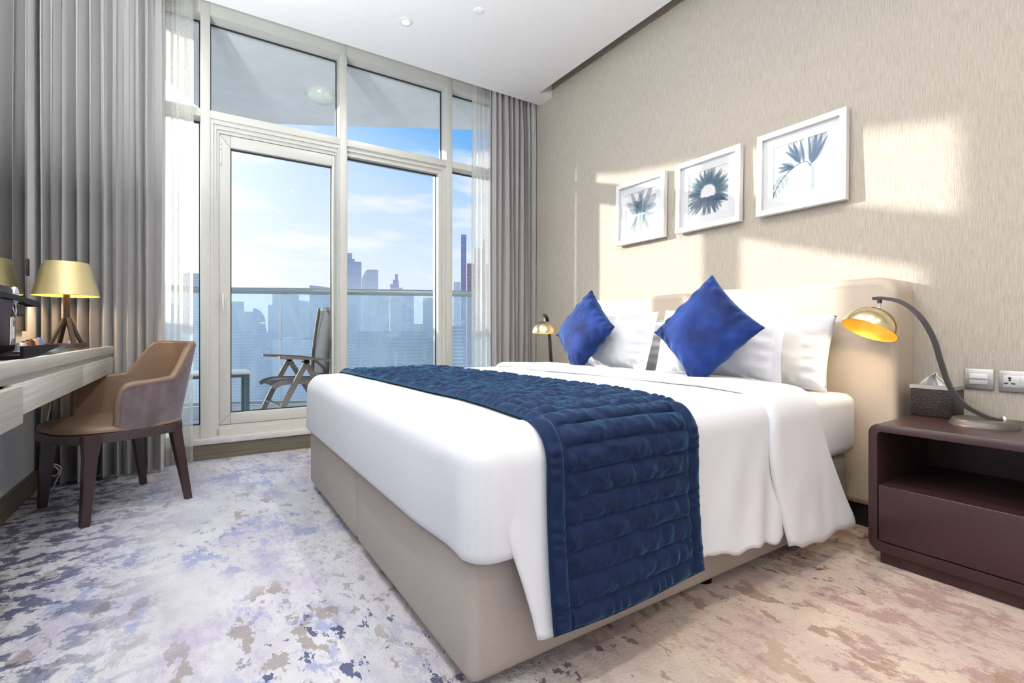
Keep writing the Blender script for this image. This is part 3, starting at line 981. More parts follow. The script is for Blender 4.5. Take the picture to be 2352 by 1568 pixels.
def runner_normal(arc):
    if arc < 0: return (0.0, 1.0)
    a = near_profile(arc, 0.0)[2]
    return (-math.sin(a), math.cos(a))
ROW = 0.0595
def quilt(u, v):
    arc = lerp(ARC0, ARC1, v)
    xw = lerp(RX0, RX1, u) + 0.010*math.sin(arc*2.6+0.6) + 0.012*max(0, arc-ARC_SIDE)
    inner = 0.045/0.54
    du = min(u, 1-u)
    dv = ARC1 - arc
    border = du < inner or dv < 0.045
    if border:
        # padded edge strip with puckers
        t = (du/inner) if du < inner else 1.0
        t2 = dv/0.045 if dv < 0.045 else 1.0
        h = (max(0.0, math.sin(PI*min(max(t if du < inner else 0.5, 0), 1)))**0.5) * (max(0.0, math.sin(PI*min(max(t2 if dv < 0.045 else 0.5, 0), 1)))**0.5)
        along = arc if du < inner else xw
        h *= 0.80 + 0.20*math.sin(along*150 + 3*math.sin(along*37))
        amp = 0.0165
    else:
        ph = (arc - ARC1 + 0.045)/ROW + 0.05*math.sin(xw*9)
        fr = ph - math.floor(ph)
        h = max(0.0, math.sin(PI*fr))**0.45
        row = math.floor(ph)
        wr = fbm(xw*26 + row*7.3, fr*1.6 + row*3.1, 0.5, 3)
        h *= 1.0 + 0.55*wr
        eu = sstep(0, 0.03, du - inner)
        h *= 0.25 + 0.75*eu
        amp = 0.0150
    y, z = runner_base(xw, arc, 0.011 + 0.009*sstep(ARC_FLAT, ARC_SIDE, arc))
    ny, nz = runner_normal(arc)
    hh = amp*h
    return (xw, y + ny*hh, z + nz*hh)
o = MB().grid(quilt, 110, 560).build('quilted_panel', M['runner_blue'], run)
def under(u, v):
    arc = lerp(ARC0, ARC1, v)
    xw = lerp(RX0, RX1, u) + 0.010*math.sin(arc*2.6+0.6) + 0.012*max(0, arc-ARC_SIDE)
    y, z = runner_base(xw, arc, 0.005 + 0.010*sstep(ARC_FLAT, ARC_SIDE, arc))
    return (xw, y, z)
MB().grid(under, 24, 160).build('backing', M['runner_blue'], run)
edge_pts = []
for k in range(161):
    a = quilt(0.0, k/160); edge_pts.append(a)
for k in range(1, 41): edge_pts.append(quilt(k/40, 1.0))
for k in range(1, 161): edge_pts.append(quilt(1.0, 1-k/160))
MB().tube(edge_pts, 0.0035, 6).build('piping', M['runner_blue'], run)

# ---- pillows and cushions
def pillow_mesh(w, h, t, flange=0.0, seed=0, power=2.6, droop=0.0, wrinkle=0.006, pinch=0.06):
    """soft pillow in local coords: width along y, height along z, thickness along x"""
    n = 44
    def side(sgn):
        def fn(u, v):
            a, b_ = u*2-1, v*2-1
            fw = flange/(w/2)
            fh = flange/(h/2)
            ia = min(1.0, abs(a)*(1+fw)); ib = min(1.0, abs(b_)*(1+fh))
            # outline: sides slightly hollow, corners drawn out
            sy = a*w/2*(1 - pinch*(1-b_*b_)*abs(a)**2)
            sz = b_*h/2*(1 - pinch*(1-a*a)*abs(b_)**2)
            q_ = max(0.0, 1-ia**power)*max(0.0, 1-ib**power)
            th = t/2*q_**0.52
            wr = fbm(sy*9+seed, sz*9, sgn*2.0+seed, 3)*wrinkle*min(1, q_*3)
            # gathers running in from the seams
            e = min(1-ia, 1-ib)
            g = wrinkle*0.9*math.sin((sy if (1-ib) < (1-ia) else sz)*95 + seed*3 + 2*math.sin(sy*20+sz*17))*math.exp(-((e-0.12)/0.10)**2)
            x = sgn*(th + wr + g*min(1, q_*6))
            z = sz
            if droop: x += droop*(a*a)*(0.5)*math.sin(b_*2.0+seed)
            return (x, sy, z)
        return fn
    mb = MB()
    mb.grid(side(-1), n, n); mb.grid(side(1), n, n)
    return mb
def weld(o, d=0.0004):
    bm = bmesh.new(); bm.from_mesh(o.data)
    bmesh.ops.remove_doubles(bm, verts=bm.verts, dist=d)
    for e in bm.edges: e.smooth = True
    bmesh.ops.recalc_face_normals(bm, faces=bm.faces)
    bm.to_mesh(o.data); bm.free(); o.data.update()
    return o
def pillow(label, loc, rot, w, h, t, flange, seed, group=None, mat='pillow_white'):
    o = pillow_mesh(w, h, t, flange, seed, droop=0.03, wrinkle=0.010).build('pillow', M[mat])
    weld(o)
    o.location = loc; o.rotation_euler = rot
    WLOC[o.name] = Vector(loc)
    tag(o, label, 'pillow', 'white pillows against the headboards')
    return o
pillow('white pillow without flange, partly hidden, nearest the bedside lamp', (2.272, 1.36, 0.748), (0, R(16), R(2)), 0.72, 0.345, 0.17, 0.012, 1.3)
pillow('white flanged pillow standing behind the larger blue cushion', (2.06, 1.41, 0.772), (0, R(17), R(-3)), 0.70, 0.375, 0.17, 0.045, 4.1)
pillow('white pillow almost hidden at the back beside the headboard joint', (2.282, 2.215, 0.745), (0, R(15), R(1)), 0.72, 0.34, 0.15, 0.012, 2.2)
pillow('white flanged pillow standing behind the smaller-looking blue cushion', (2.115, 2.165, 0.768), (0, R(17), R(-4)), 0.70, 0.375, 0.16, 0.045, 7.9)
def cushion(label, loc, rot, s, t, seed):
    root = thing('cushion', label, 'cushion', loc, 0, 'blue velvet cushions on the bed')
    root.rotation_euler = rot
    mb = pillow_mesh(s, s, t, 0.0, seed, power=2.2, wrinkle=0.0075, pinch=0.10)
    o = weld(mb.build('cover', M['velvet_blue'], root, True))
    # zip seam along one edge
    pts = []
    for k in range(25):
        a = lerp(-0.86, 0.92, k/24)
        pts.append((-0.012 - 0.010*math.sin(k*0.55), a*s/2*(1-0.0), -s/2*(1-0.10*(1-a*a)) + 0.006))
    MB().tube(pts, 0.0035, 6).build('zip_seam', M['velvet_blue'], root, True)
    return root
from mathutils import Euler
def diamond(yaw, lean, spin):
    m_ = Matrix.Rotation(yaw, 4, 'Z') @ Matrix.Rotation(lean, 4, 'Y') @ Matrix.Rotation(spin, 4, 'X')
    return m_.to_euler()
cushion('blue velvet cushion on its corner, nearer one, left of the bedside lamp', (1.845, 1.315, 0.842), diamond(R(3), R(17), R(43)), 0.37, 0.17, 0.7)
cushion('blue velvet cushion on its corner, farther one, near the curtain', (1.95, 2.215, 0.842), diamond(R(-4), R(17), R(40)), 0.385, 0.17, 5.2)

# ---- headboards
def headboard(label, y0, y1):
    root = thing('headboard', label, 'headboard', (XR, (y0+y1)/2, 0.0), 0, 'pair of headboards')
    xb, xf, z0, z1 = XR-0.002, 2.392, 0.092, 1.066
    re = 0.03
    rings = []
    rings.append([(xb, y, z) for (y, z) in rrect(y0, y1, z0, z1, 0.075, 8, 0.02)])
    for k in range(7):
        a = R(90*k/6)
        ins = re*(1-math.cos(a)); xx = xf + re*(1-math.sin(a))
        rings.append([(xx, y, z) for (y, z) in rrect(y0+ins, y1-ins, z0+ins, z1-ins, max(0.075-ins, 0.012), 8, 0.02)])
    MB().loops(rings).build('pad', M['headboard'], root)
    smooth = rrect(y0+0.034, y1-0.034, z0+0.034, z1-0.034, 0.045, 8, 0.02)
    st = MB()
    P_ = smooth + [smooth[0]]
    dash = []
    for (p, q_) in zip(P_, P_[1:]):
        d = math.hypot(q_[0]-p[0], q_[1]-p[1]); k = max(1, int(d/0.011))
        for i in range(k):
            a, b_ = i/k, (i+0.6)/k
            st.bar([(xf-0.0005, lerp(p[0], q_[0], a), lerp(p[1], q_[1], a)), (xf-0.0005, lerp(p[0], q_[0], b_), lerp(p[1], q_[1], b_))], 0.0016, 0.0016, up=(1, 0, 0))
    st.build('stitching', M['stitch'], root)
    MB().box(xf+0.02, XR-0.004, y0+0.01, y1-0.01, 0.0, 0.091).build('plinth', M['black_plinth'], root)
headboard('beige leather headboard panel nearer the camera, beside the bedside lamp', 0.812, 1.786)
headboard('beige leather headboard panel nearer the window curtain', 1.794, 2.765)

# ================================================================== bedside tables
def nightstand(label, y0, y1):
    root = thing('nightstand', label, 'nightstand', (2.30, (y0+y1)/2, 0), 0, 'dark bedside tables')
    xf, xb, z0, z1 = 2.06, XR-0.004, 0.046, 0.505
    T = 0.028
    outer = rrect(y0, y1, z0, z1, 0.038, 7)
    inner = rrect(y0+T, y1-T, z0+T+0.008, z1-T, 0.012, 7)
    n = len(outer)
    mb = MB()
    vs = [(xf+0.002, y, z) for y, z in outer] + [(xf, y, z) for y, z in [(lerp(a[0], b_[0], 0.12), lerp(a[1], b_[1], 0.12)) for a, b_ in zip(outer, inner)]] + [(xf, y, z) for y, z in inner] + [(xb, y, z) for y, z in inner] + [(xb, y, z) for y, z in outer]
    fs = []
    for k in range(4):
        for j in range(n):
            j2 = (j+1) % n
            fs.append((k*n+j, k*n+j2, (k+1)*n+j2, (k+1)*n+j))
    for j in range(n):
        j2 = (j+1) % n
        fs.append((4*n+j, 4*n+j2, j2, j))
    mb.add(vs, fs, True)
    smooth_edges(mb.build('carcass', M['nightstand_wood'], root), 35)
    MB().box(xb-0.012, xb-0.002, y0+T, y1-T, z0+T, z1-T).build('back_panel', M['nightstand_wood'], root)
    MB().box(xf+0.012, xb-0.014, y0+T+0.001, y1-T-0.001, 0.268, 0.284).build('shelf', M['nightstand_wood'], root)
    MB().rbox(xf+0.001, xf+0.019, y0+T+0.003, y1-T-0.003, z0+T+0.011, 0.285, 0.0025, 2).build('drawer_front', M['nightstand_wood'], root)
    MB().box(xf+0.024, xb-0.005, y0+0.03, y1-0.03, 0.0, z0).build('plinth', M['nightstand_wood'], root)
    return root
nightstand('dark mahogany bedside table with open shelf and drawer, right of the bed', 0.12, 0.785)
nightstand('dark mahogany bedside table hidden behind the bed by the curtain', 2.80, 3.44)

# ================================================================== bedside lamps
def bedside_lamp(label, loc, rotz, tilt_axis, power):
    """local: base at the origin, the arm reaches towards +y"""
    root = thing('bedside_lamp', label, 'lamp', loc, rotz, 'brass dome bedside lamps')
    MB().lathe([(0.0, 0.0), (0.094, 0.0), (0.094, 0.003), (0.083, 0.022), (0.080, 0.0235), (0.0, 0.0235)], 40).build('base', M['base_grey'], root, True)
    sw = MB().lathe([(0.0075, 0.0235), (0.0075, 0.037), (0.006, 0.039), (0, 0.039)], 16, M=Matrix.Translation((0.0, -0.052, 0)))
    sw.build('switch_knob', M['chrome'], root, True)
    pts = spline([(0, -0.045, 0.024), (0, -0.005, 0.033), (0, 0.050, 0.068), (0, 0.088, 0.128), (0, 0.113, 0.215), (0, 0.135, 0.305), (0, 0.172, 0.385), (0, 0.225, 0.442), (0, 0.285, 0.463), (0, 0.322, 0.464)], 6)
    k = len(pts)
    MB().bar(pts, [lerp(0.026, 0.020, i/(k-1)) for i in range(k)], [lerp(0.009, 0.016, min(1, i/(k*0.3)))*lerp(1.0, 0.7, max(0, i/(k-1)-0.7)/0.3) for i in range(k)], up=(0, 0.4, 1) if False else (0, -1, 0.35)).build('arm', M['arm_grey'], root, True)
    tip = Vector((0, 0.300, 0.458))
    n_ = Vector(tilt_axis).normalized()          # direction the dome opens towards (lamp coordinates)
    MB().tube([tip, tip + Vector((0, 0, -0.014))], 0.008, 14).build('swivel_collar', M['arm_grey'], root, True)
    MB().tube([tip + Vector((0, 0, -0.014)), tip + Vector((0, 0, -0.040))], 0.006, 14).build('swivel_stem', M['chrome'], root, True)
    rot = Vector((0, 0, -1)).rotation_difference(n_).to_matrix().to_4x4()
    top = tip + Vector((0, 0, -0.040))
    TM = Matrix.Translation(top) @ rot
    rd, hd = 0.097, 0.088
    prof = [(0.0001, 0.0)] + [(rd*math.sin(R(a)), -hd*(1-math.cos(R(a)))) for a in range(6, 91, 6)] + [(rd, -hd-0.006)]
    dome = MB().lathe(prof, 48, M=TM).build('shade', M['brass'], root, True)
    prof2 = [(0.0001, -0.003)] + [((rd-0.002)*math.sin(R(a)), -0.003-(hd-0.003)*(1-math.cos(R(a)))) for a in range(6, 91, 6)] + [(rd-0.0015, -hd-0.006)]
    MB().lathe(prof2, 48, M=TM).build('shade_lining', M['gold_inside'], dome, True)
    MB().lathe([(0.011, -0.004), (0.011, -0.028)], 16, M=TM, cap1=True).build('socket', M['chrome'], root, True)
    MB().lathe([(0.008, -0.028), (0.013, -0.036), (0.0155, -0.046), (0.012, -0.056), (0.0001, -0.060)], 20, M=TM).build('bulb', M['bulb'], root, True)
    ld = bpy.data.lights.new('bedside_glow', 'SPOT'); ld.energy = power; ld.color = (1.0, 0.74, 0.42)
    ld.shadow_soft_size = 0.02; ld.spot_size = R(165); ld.spot_blend = 0.6
    lo = bpy.data.objects.new('bedside_glow', ld); COL.objects.link(lo); lo.parent = root
    lo.location = TM @ Vector((0, 0, -0.066))
    lo.rotation_euler = rot.to_euler()
    return root
bedside_lamp('brass dome lamp with curved grey arm, lit, by the tissue box', (2.325, 0.535, 0.505), R(7), (-0.40, 0.27, -0.87), 2.0)
bedside_lamp('small-looking brass dome lamp in front of the far curtain', (2.468, 3.18, 0.505), R(129.6), (0.0, 0.06, -1), 1.5)

# ================================================================== tissue box
tb = thing('tissue_box', 'dark crocodile leather tissue box with silver lid', 'tissue box', (2.45, 0.70, 0.505), R(0))
MB().rbox(-0.058, 0.062, -0.066, 0.066, 0.0, 0.108, 0.003, 2).build('body', M['croc'], tb, True)
lid = MB()
lid.box(-0.060, 0.064, -0.068, -0.040, 0.108, 0.122); lid.box(-0.060, 0.064, 0.040, 0.068, 0.108, 0.122)
lid.box(-0.060, -0.030, -0.040, 0.040, 0.108, 0.122); lid.box(0.034, 0.064, -0.040, 0.040, 0.108, 0.122)
lid.build('lid', M['silver'], tb, True)
def tis(u, v):
    a = (u-0.5)*2
    w = 0.055*(1-v)**0.8 + 0.004
    y = a*w + 0.012*v*math.sin(3*v)
    x = 0.014*math.sin(a*4.2+v*2)*(1-v*0.5) + 0.006*math.sin(a*9)
    return (x, y, 0.110 + 0.062*v - 0.010*abs(a)*v)
o = MB().grid(tis, 24, 14).build('tissue', M['tissue'], tb, True)
sm = o.modifiers.new('thick', 'SOLIDIFY'); sm.thickness = 0.0015

# ================================================================== wall plates
def text_mesh(name, body, size, mat, parent, matrix, extrude=0.0004, bold=False):
    cu = bpy.data.curves.new(name, 'FONT')
    cu.body = body; cu.size = size; cu.extrude = extrude; cu.align_x = 'CENTER'; cu.align_y = 'CENTER'
    if bold: cu.offset = size*0.02
    tmp = bpy.data.objects.new(name, cu); COL.objects.link(tmp)
    dg = bpy.context.evaluated_depsgraph_get()
    me = bpy.data.meshes.new_from_object(tmp.evaluated_get(dg))
    bpy.data.objects.remove(tmp)
    me.transform(matrix)
    me.materials.clear(); me.materials.append(mat)
    me.name = name
    o = bpy.data.objects.new(name, me); COL.objects.link(o)
    if parent is not None: o.parent = parent
    WLOC[o.name] = Vector((0, 0, 0))
    return o
# text on a wall facing -X: reading direction towards -Y
FACE_MX = Matrix(((0, 0, -1, 0), (-1, 0, 0, 0), (0, 1, 0, 0), (0, 0, 0, 1)))
sp = thing('light_switch', 'silver wall switch plate reading MASTER SWITCH', 'switch', (XR, 0.604, 0.611))
MB().rbox(-0.009, 0.0, -0.043, 0.043, 0.0, 0.080, 0.003, 2).build('plate', M['silver'], sp, True)
MB().rbox(-0.013, -0.006, -0.027, 0.027, 0.019, 0.061, 0.002, 2).build('rocker', M['silver_light'], sp, True)
text_mesh('lettering', 'MASTER SWITCH', 0.0066, M['ink_black'], sp, Matrix.Translation((-0.0134, 0, 0.040)) @ FACE_MX, 0.0002, True)
sk = thing('wall_socket', 'silver wall socket plate with three-pin outlet and rocker', 'socket', (XR, 0.505, 0.609))
MB().rbox(-0.009, 0.0, -0.043, 0.043, 0.0, 0.080, 0.003, 2).build('plate', M['silver'], sk, True)
MB().rbox(-0.011, -0.006, -0.030, 0.030, 0.018, 0.062, 0.001, 2).build('outlet_face', M['silver_light'], sk, True)
hole = MB()
for (yy, zz) in ((0.012, 0.052), (0.012, 0.044)):
    hole.lathe([(0.0045 if zz > 0.05 else 0.0035, 0), (0.0045 if zz > 0.05 else 0.0035, 0.0008)], 12, M=Matrix.Translation((-0.011, yy, zz)) @ Matrix.Rotation(R(-90), 4, 'Y'), cap0=True, cap1=True)
for (yy, a) in ((0.022, -8), (0.003, 8)):
    hole.box(-0.0118, -0.0108, -0.0055, 0.0055, -0.0025, 0.0025, M=Matrix.Translation((0, yy, 0.032)) @ Matrix.Rotation(R(a), 4, 'X'))
hole.build('pin_holes', M['ink_black'], sk, True)
MB().rbox(-0.014, -0.010, -0.028, -0.016, 0.022, 0.058, 0.001, 2).build('rocker', M['silver_light'], sk, True)

# ================================================================== pictures
def petal(base, ang, ln, wd, curve=0.0, n=9):
    """2-D petal outline as a strip along a bent axis"""
    L_, R_ = [], []
    for i in range(n+1):
        t = i/n
        a = ang + curve*t
        x = base[0] + ln*t*math.cos(ang + curve*t*0.6); y = base[1] + ln*t*math.sin(ang + curve*t*0.6)
        w = wd*(math.sin(PI*min(1, t**0.75))**0.8)*0.5 + 0.0006
        nx, ny = -math.sin(a), math.cos(a)
        L_.append((x+nx*w, y+ny*w)); R_.append((x-nx*w, y-ny*w))
    return L_ + R_[::-1]
def stroke(pts, w):
    P_ = spline([(a, b_, 0) for a, b_ in pts], 6); L_, R_ = [], []; w = w*1.5
    for i, p in enumerate(P_):
        t = (P_[min(i+1, len(P_)-1)] - P_[max(i-1, 0)]).normalized()
        L_.append((p.x - t.y*w, p.y + t.x*w)); R_.append((p.x + t.y*w, p.y - t.x*w))
    return L_ + R_[::-1]
def flower_lily():
    out_ = []
    for (bx, by) in ((-0.035, -0.02), (0.035, -0.02)):
        for (a, l, w, c_) in ((100, 0.20, 0.035, 0.3), (78, 0.23, 0.045, -0.25), (120, 0.15, 0.06, 0.5), (60, 0.17, 0.07, -0.5), (40, 0.13, 0.05, -0.7), (140, 0.12, 0.04, 0.6)):
            out_.append((petal((bx, by), R(a), l, w, c_), 1))
        for a in (95, 85, 70):
            out_.append((stroke([(bx, by), (bx+0.05*math.cos(R(a)), by+0.09)], 0.0016), 2))
    for (a, l) in ((250, 0.16), (232, 0.13), (305, 0.15), (-12, 0.12), (285, 0.09)):
        out_.append((petal((0.02 if a > 280 or a < 0 else -0.03, -0.03), R(a), l, 0.03, 0.25 if a < 270 else -0.35), 0))
    for x in (-0.012, 0.004):
        out_.append((stroke([(x*0.5, -0.03), (x, -0.1), (x, -0.165)], 0.004), 0))
    return out_
def flower_mum():
    rnd = random.Random(4); out_ = []
    for ring, (cnt, l0, w) in enumerate(((30, 0.155, 0.022), (26, 0.13, 0.02), (20, 0.10, 0.018))):
        for k in range(cnt):
            a = R(-55 + 290*k/(cnt-1)) + rnd.uniform(-0.06, 0.06)
            l = l0*rnd.uniform(0.85, 1.1)
            b_ = (0.05*math.cos(a), -0.005 + 0.05*math.sin(a))
            out_.append((petal(b_, a, l*0.75, w, rnd.uniform(-0.3, 0.3)), 1 if ring else 0))
    for k in range(12):
        a = R(195 + 150*k/11)
        out_.append((petal((0.015*math.cos(a), -0.03), a, rnd.uniform(0.10, 0.17), 0.026, rnd.uniform(-0.5, 0.5)), 1 if k % 2 else 2))
    out_.append((stroke([(0.002, -0.03), (0.004, -0.1), (-0.002, -0.185)], 0.004), 2))
    return out_
def flower_freesia():
    out_ = []
    out_.append((stroke([(0.062, -0.175), (0.066, -0.06), (0.064, -0.02), (0.05, 0.0)], 0.0055), 0))
    out_.append((stroke([(0.055, -0.01), (0.03, 0.02), (-0.01, 0.015), (-0.03, 0.005), (-0.07, -0.02), (-0.12, -0.08), (-0.15, -0.15), (-0.16, -0.19)], 0.0025), 2))
    for (bx, by, a, l, w) in ((0.056, 0.0, 62, 0.18, 0.05), (0.056, 0.0, 74, 0.2, 0.06), (0.056, 0.0, 50, 0.17, 0.04), (0.05, 0.01, 86, 0.17, 0.035), (0.0, 0.02, 112, 0.15, 0.045), (0.0, 0.02, 100, 0.15, 0.04), (0.0, 0.02, 125, 0.13, 0.04), (0.02, 0.02, 92, 0.14, 0.04), (-0.03, 0.005, 160, 0.10, 0.04), (-0.03, 0.005, 178, 0.10, 0.035), (-0.03, 0.0, 140, 0.09, 0.03)):
        out_.append((petal((bx, by), R(a), l, w, 0.12), 1)); out_.append((petal((bx, by), R(a+3), l*0.9, w*0.35, 0.15), 2))
    pts = [(-0.075, -0.025), (-0.095, -0.05), (-0.115, -0.075), (-0.13, -0.105), (-0.143, -0.135), (-0.152, -0.16)]
    for i, (bx, by) in enumerate(pts):
        s_ = 1 - i*0.12
        out_.append((petal((bx, by), R(195), 0.065*s_, 0.02*s_, 0.3), 0)); out_.append((petal((bx, by), R(282), 0.065*s_, 0.022*s_, -0.2), 0))
    return out_
def picture(label, yc, zc, s, flower):
    root = thing('framed_print', label, 'picture', (XR-0.016, yc, zc), 0, 'three botanical prints above the headboards')
    root.rotation_euler = (0, R(1.6), 0)
    h = s/2; fw = 0.030; d = 0.026
    for (a, b_, nm) in ((-1, 0, 0), (1, 0, 0), (0, 1, 1), (0, -1, 1)):
        mb = MB()
        if nm == 0:
            y0, y1 = sorted((a*h, a*(h-fw))); pts = [(a*h, -h), (a*h, h), (a*(h-fw), h-fw), (a*(h-fw), -h+fw)]
        else:
            pts = [(-h, b_*h), (h, b_*h), (h-fw, b_*(h-fw)), (-h+fw, b_*(h-fw))]
        mb.poly_prism(pts, 'x', -d, 0.006)
        mb.build('frame_side', M['frame_pic'], root, True)
    i = h-fw
    MB().box(-0.004, 0.0, -i, i, -i, i).build('print', M['print_paper'], root, True)
    mo = 0.052
    mt = MB()
    mt.box(-0.008, -0.004, -i, -i+mo, -i, i); mt.box(-0.008, -0.004, i-mo, i, -i, i)
    mt.box(-0.008, -0.004, -i+mo, i-mo, -i, -i+mo); mt.box(-0.008, -0.004, -i+mo, i-mo, i-mo, i)
    mt.build('mount', M['mat_white'], root, True)
    fl = MB()
    for k, (poly, mi) in enumerate(flower):
        x = -0.0042 - 0.00002*k
        n_ = len(poly)//2
        vs = [(x, -p[0]*s/0.46, p[1]*s/0.46) for p in poly]
        fs = [(j, j+1, 2*n_-2-j, 2*n_-1-j) for j in range(n_-1)]
        fl.add(vs, fs, False, mi)
    fl.build('flower_artwork', [M['ink_teal'], M['ink_blue'], M['ink_dark']], root, True)
    MB().add([(-0.014, -i, -i), (-0.014, i, -i), (-0.014, i, i), (-0.014, -i, i)], [(0, 1, 2, 3)]).build('glazing', M['picture_glass'], root, True)
    return root
picture('white framed lily print, nearest the curtain', 2.318, 1.669, 0.432, flower_lily())
picture('white framed chrysanthemum print, the middle one of three', 1.795, 1.669, 0.432, flower_mum())
picture('white framed freesia spray print, nearest the camera', 1.269, 1.669, 0.432, flower_freesia())

# ================================================================== curtains
def curtain(name, label, cat, x0, x1, yc, depth, npl, z0, z1, seed, mat, group, per=14, gather=0.0, slant=0.0):
    rnd = random.Random(seed)
    ph = [rnd.uniform(-0.5, 0.5) for _ in range(npl+2)]
    am = [rnd.uniform(0.45, 1.2) for _ in range(npl+2)]
    wd = [rnd.uniform(0.5, 1.6) for _ in range(npl)]
    cum = [0.0]
    for w in wd: cum.append(cum[-1]+w)
    tot = cum[-1]
    def fn(u, v):
        p = u*npl; i = min(npl-1, int(p)); fr = p - i
        xb = (cum[i] + wd[i]*fr)/tot
        z = lerp(z0, z1, v)
        s_ = math.sin(2*PI*fr)
        c_ = math.cos(2*PI*fr)
        amp = depth*lerp(am[i], am[i+1], fr)
        tight = sstep(0.80, 1.0, v)
        amp *= lerp(1.0, 0.65, tight)
        y = yc + amp*(s_*abs(s_)**-0.25 if abs(s_) > 1e-4 else 0) + 0.008*math.sin(v*4 + i*1.7)
        y += tight*0.010*math.sin(6*PI*fr + i)
        xx = xb + (0.20/npl)*math.sin(4*PI*fr + ph[i])*0.6 + 0.10/npl*math.sin(v*5 + i*2.3)*(1-v)
        x = lerp(x0, x1 , xx)
        # leading edge swings a little with height
        x += slant*(1-v)*xb
        return (min(max(x, min(x0, x1)-abs(slant)), max(x0, x1)+abs(slant)), y, z)
    o = MB().grid(fn, npl*per, 26).build(name, M[mat])
    tag(o, label, cat, group)
    return o
curtain('drape', 'heavy grey drape gathered left of the window behind the desk', 'curtain', -0.712, -0.155, 3.612, 0.078, 11, 0.012, 3.08, 11, 'drape', 'grey drapes')
curtain('drape', 'heavy grey drape gathered in the corner beside the headboards', 'curtain', 2.125, 2.566, 3.615, 0.072, 9, 0.012, 3.08, 23, 'drape', 'grey drapes')
curtain('sheer_curtain', 'white sheer curtain beside the balcony door', 'curtain', -0.40, -0.012, 3.722, 0.020, 8, 0.008, 3.08, 5, 'sheer', 'white sheers', 12)
curtain('sheer_curtain', 'white sheer curtain at the right end of the window', 'curtain', 2.0, 2.45, 3.722, 0.020, 8, 0.008, 3.08, 8, 'sheer', 'white sheers', 12)

# ================================================================== mirror on the desk wall
mi = thing('wall_mirror', 'large frameless mirror above the desk', 'mirror', (XL, 2.94, 0.84))
MB().box(XL+0.0005, XL+0.018, 2.55, 3.335, 0.84, 2.80).build('backing', M['grey_plastic'], mi)
MB().add([(XL+0.0185, 2.55, 0.84), (XL+0.0185, 3.335, 0.84), (XL+0.0185, 3.335, 2.80), (XL+0.0185, 2.55, 2.80)], [(0, 1, 2, 3)]).build('mirror_face', M['mirror'], mi)
MB().rbox(XL+0.0005, XL+0.024, 3.325, 3.352, 1.115, 1.20, 0.004, 2).build('clip', M['bronze'], mi)

# ================================================================== desk
dk = thing('desk', 'long wall-hung desk in pale grey wood with a dark polished top', 'desk', (-0.55, 2.0, 0.612))
DX = -0.385
MB().rbox(XL+0.001, DX-0.022, 0.3, 3.470, 0.728, 0.7585, 0.002, 2).build('stone_top', M['desk_stone'], dk)
MB().rbox(DX-0.0215, DX, 0.3, 3.472, 0.720, 0.760, 0.002, 2).build('top_edge', M['desk_veneer'], dk)
MB().box(XL+0.002, DX-0.014, 0.3, 3.462, 0.700, 0.7275).build('recess_rail', M['desk_veneer'], dk)
MB().rbox(DX-0.02, DX, 1.705, 2.62, 0.613, 0.6995, 0.002, 2).build('front_rail', M['desk_veneer'], dk)
MB().rbox(DX-0.02, DX, 2.6215, 3.472, 0.613, 0.6995, 0.002, 2).build('front_rail', M['desk_veneer'], dk)
MB().box(XL+0.002, DX-0.021, 1.72, 3.470, 0.613, 0.627).build('underside', M['desk_veneer'], dk)
dr = MB().rbox(DX+0.002, DX+0.020, 0.9, 1.70, 0.603, 0.699, 0.002, 2).build('drawer_front', M['desk_veneer'], dk)
MB().box(DX-0.28, DX+0.0015, 0.93, 1.685, 0.625, 0.690).build('drawer_box', M['dark_wood'], dr)
MB().rbox(DX-0.02, DX, 0.3, 0.898, 0.613, 0.6995, 0.002, 2).build('front_rail', M['desk_veneer'], dk)

# ================================================================== desk lamp
tl_ = thing('desk_lamp', 'table lamp with gold cone shade on a dark tripod', 'lamp', (-0.555, 3.33, 0.7585))
MB().lathe([(0.0, 0), (0.084, 0), (0.084, 0.004), (0.079, 0.020), (0.0, 0.020)], 40).build('base', M['bronze'], tl_, True)
for k in range(4):
    a = R(35 + 90*k)
    d = Vector((math.cos(a), math.sin(a), 0))
    MB().bar([d*0.064 + Vector((0, 0, 0.018)), d*0.008 + Vector((0, 0, 0.150))], 0.017, 0.012, up=(d.x, d.y, 0.5)).build('leg', M['bronze'], tl_, True)
MB().lathe([(0.0135, 0.118), (0.0135, 0.30)], 20, cap0=True, cap1=True).build('stem', M['bronze'], tl_, True)
MB().lathe([(0.007, 0.021), (0.007, 0.034), (0, 0.034)], 14, M=Matrix.Translation((0.020, -0.064, -0.001))).build('switch_knob', M['chrome'], tl_, True)
shade = MB().lathe([(0.132, 0.262), (0.089, 0.432)], 56)
sh = shade.build('shade', M['brass_shade'], tl_, True)
MB().lathe([(0.1305, 0.262), (0.0875, 0.432)], 56).build('shade_lining', M['gold_inside'], sh, True)
MB().lathe([(0.1325, 0.2615), (0.1325, 0.2645), (0.1305, 0.2645), (0.1305, 0.2615), (0.1325, 0.2615)], 56).build('shade_rim', M['brass_shade'], sh, True)
MB().lathe([(0.0005, 0.405), (0.093, 0.405), (0.093, 0.407), (0.0005, 0.407)], 40).build('diffuser', M['opal'], sh, True)
MB().lathe([(0.013, 0.30), (0.026, 0.32), (0.028, 0.335), (0.02, 0.352), (0.0001, 0.358)], 20).build('bulb', M['bulb'], tl_, True)
ld = bpy.data.lights.new('desk_lamp_glow', 'POINT'); ld.energy = 2.2; ld.color = (1.0, 0.72, 0.45); ld.shadow_soft_size = 0.03
lo = bpy.data.objects.new('desk_lamp_glow', ld); COL.objects.link(lo); lo.parent = tl_; lo.location = (0, 0, 0.285)
lo.location = (0.0, 0.034, 0.30)

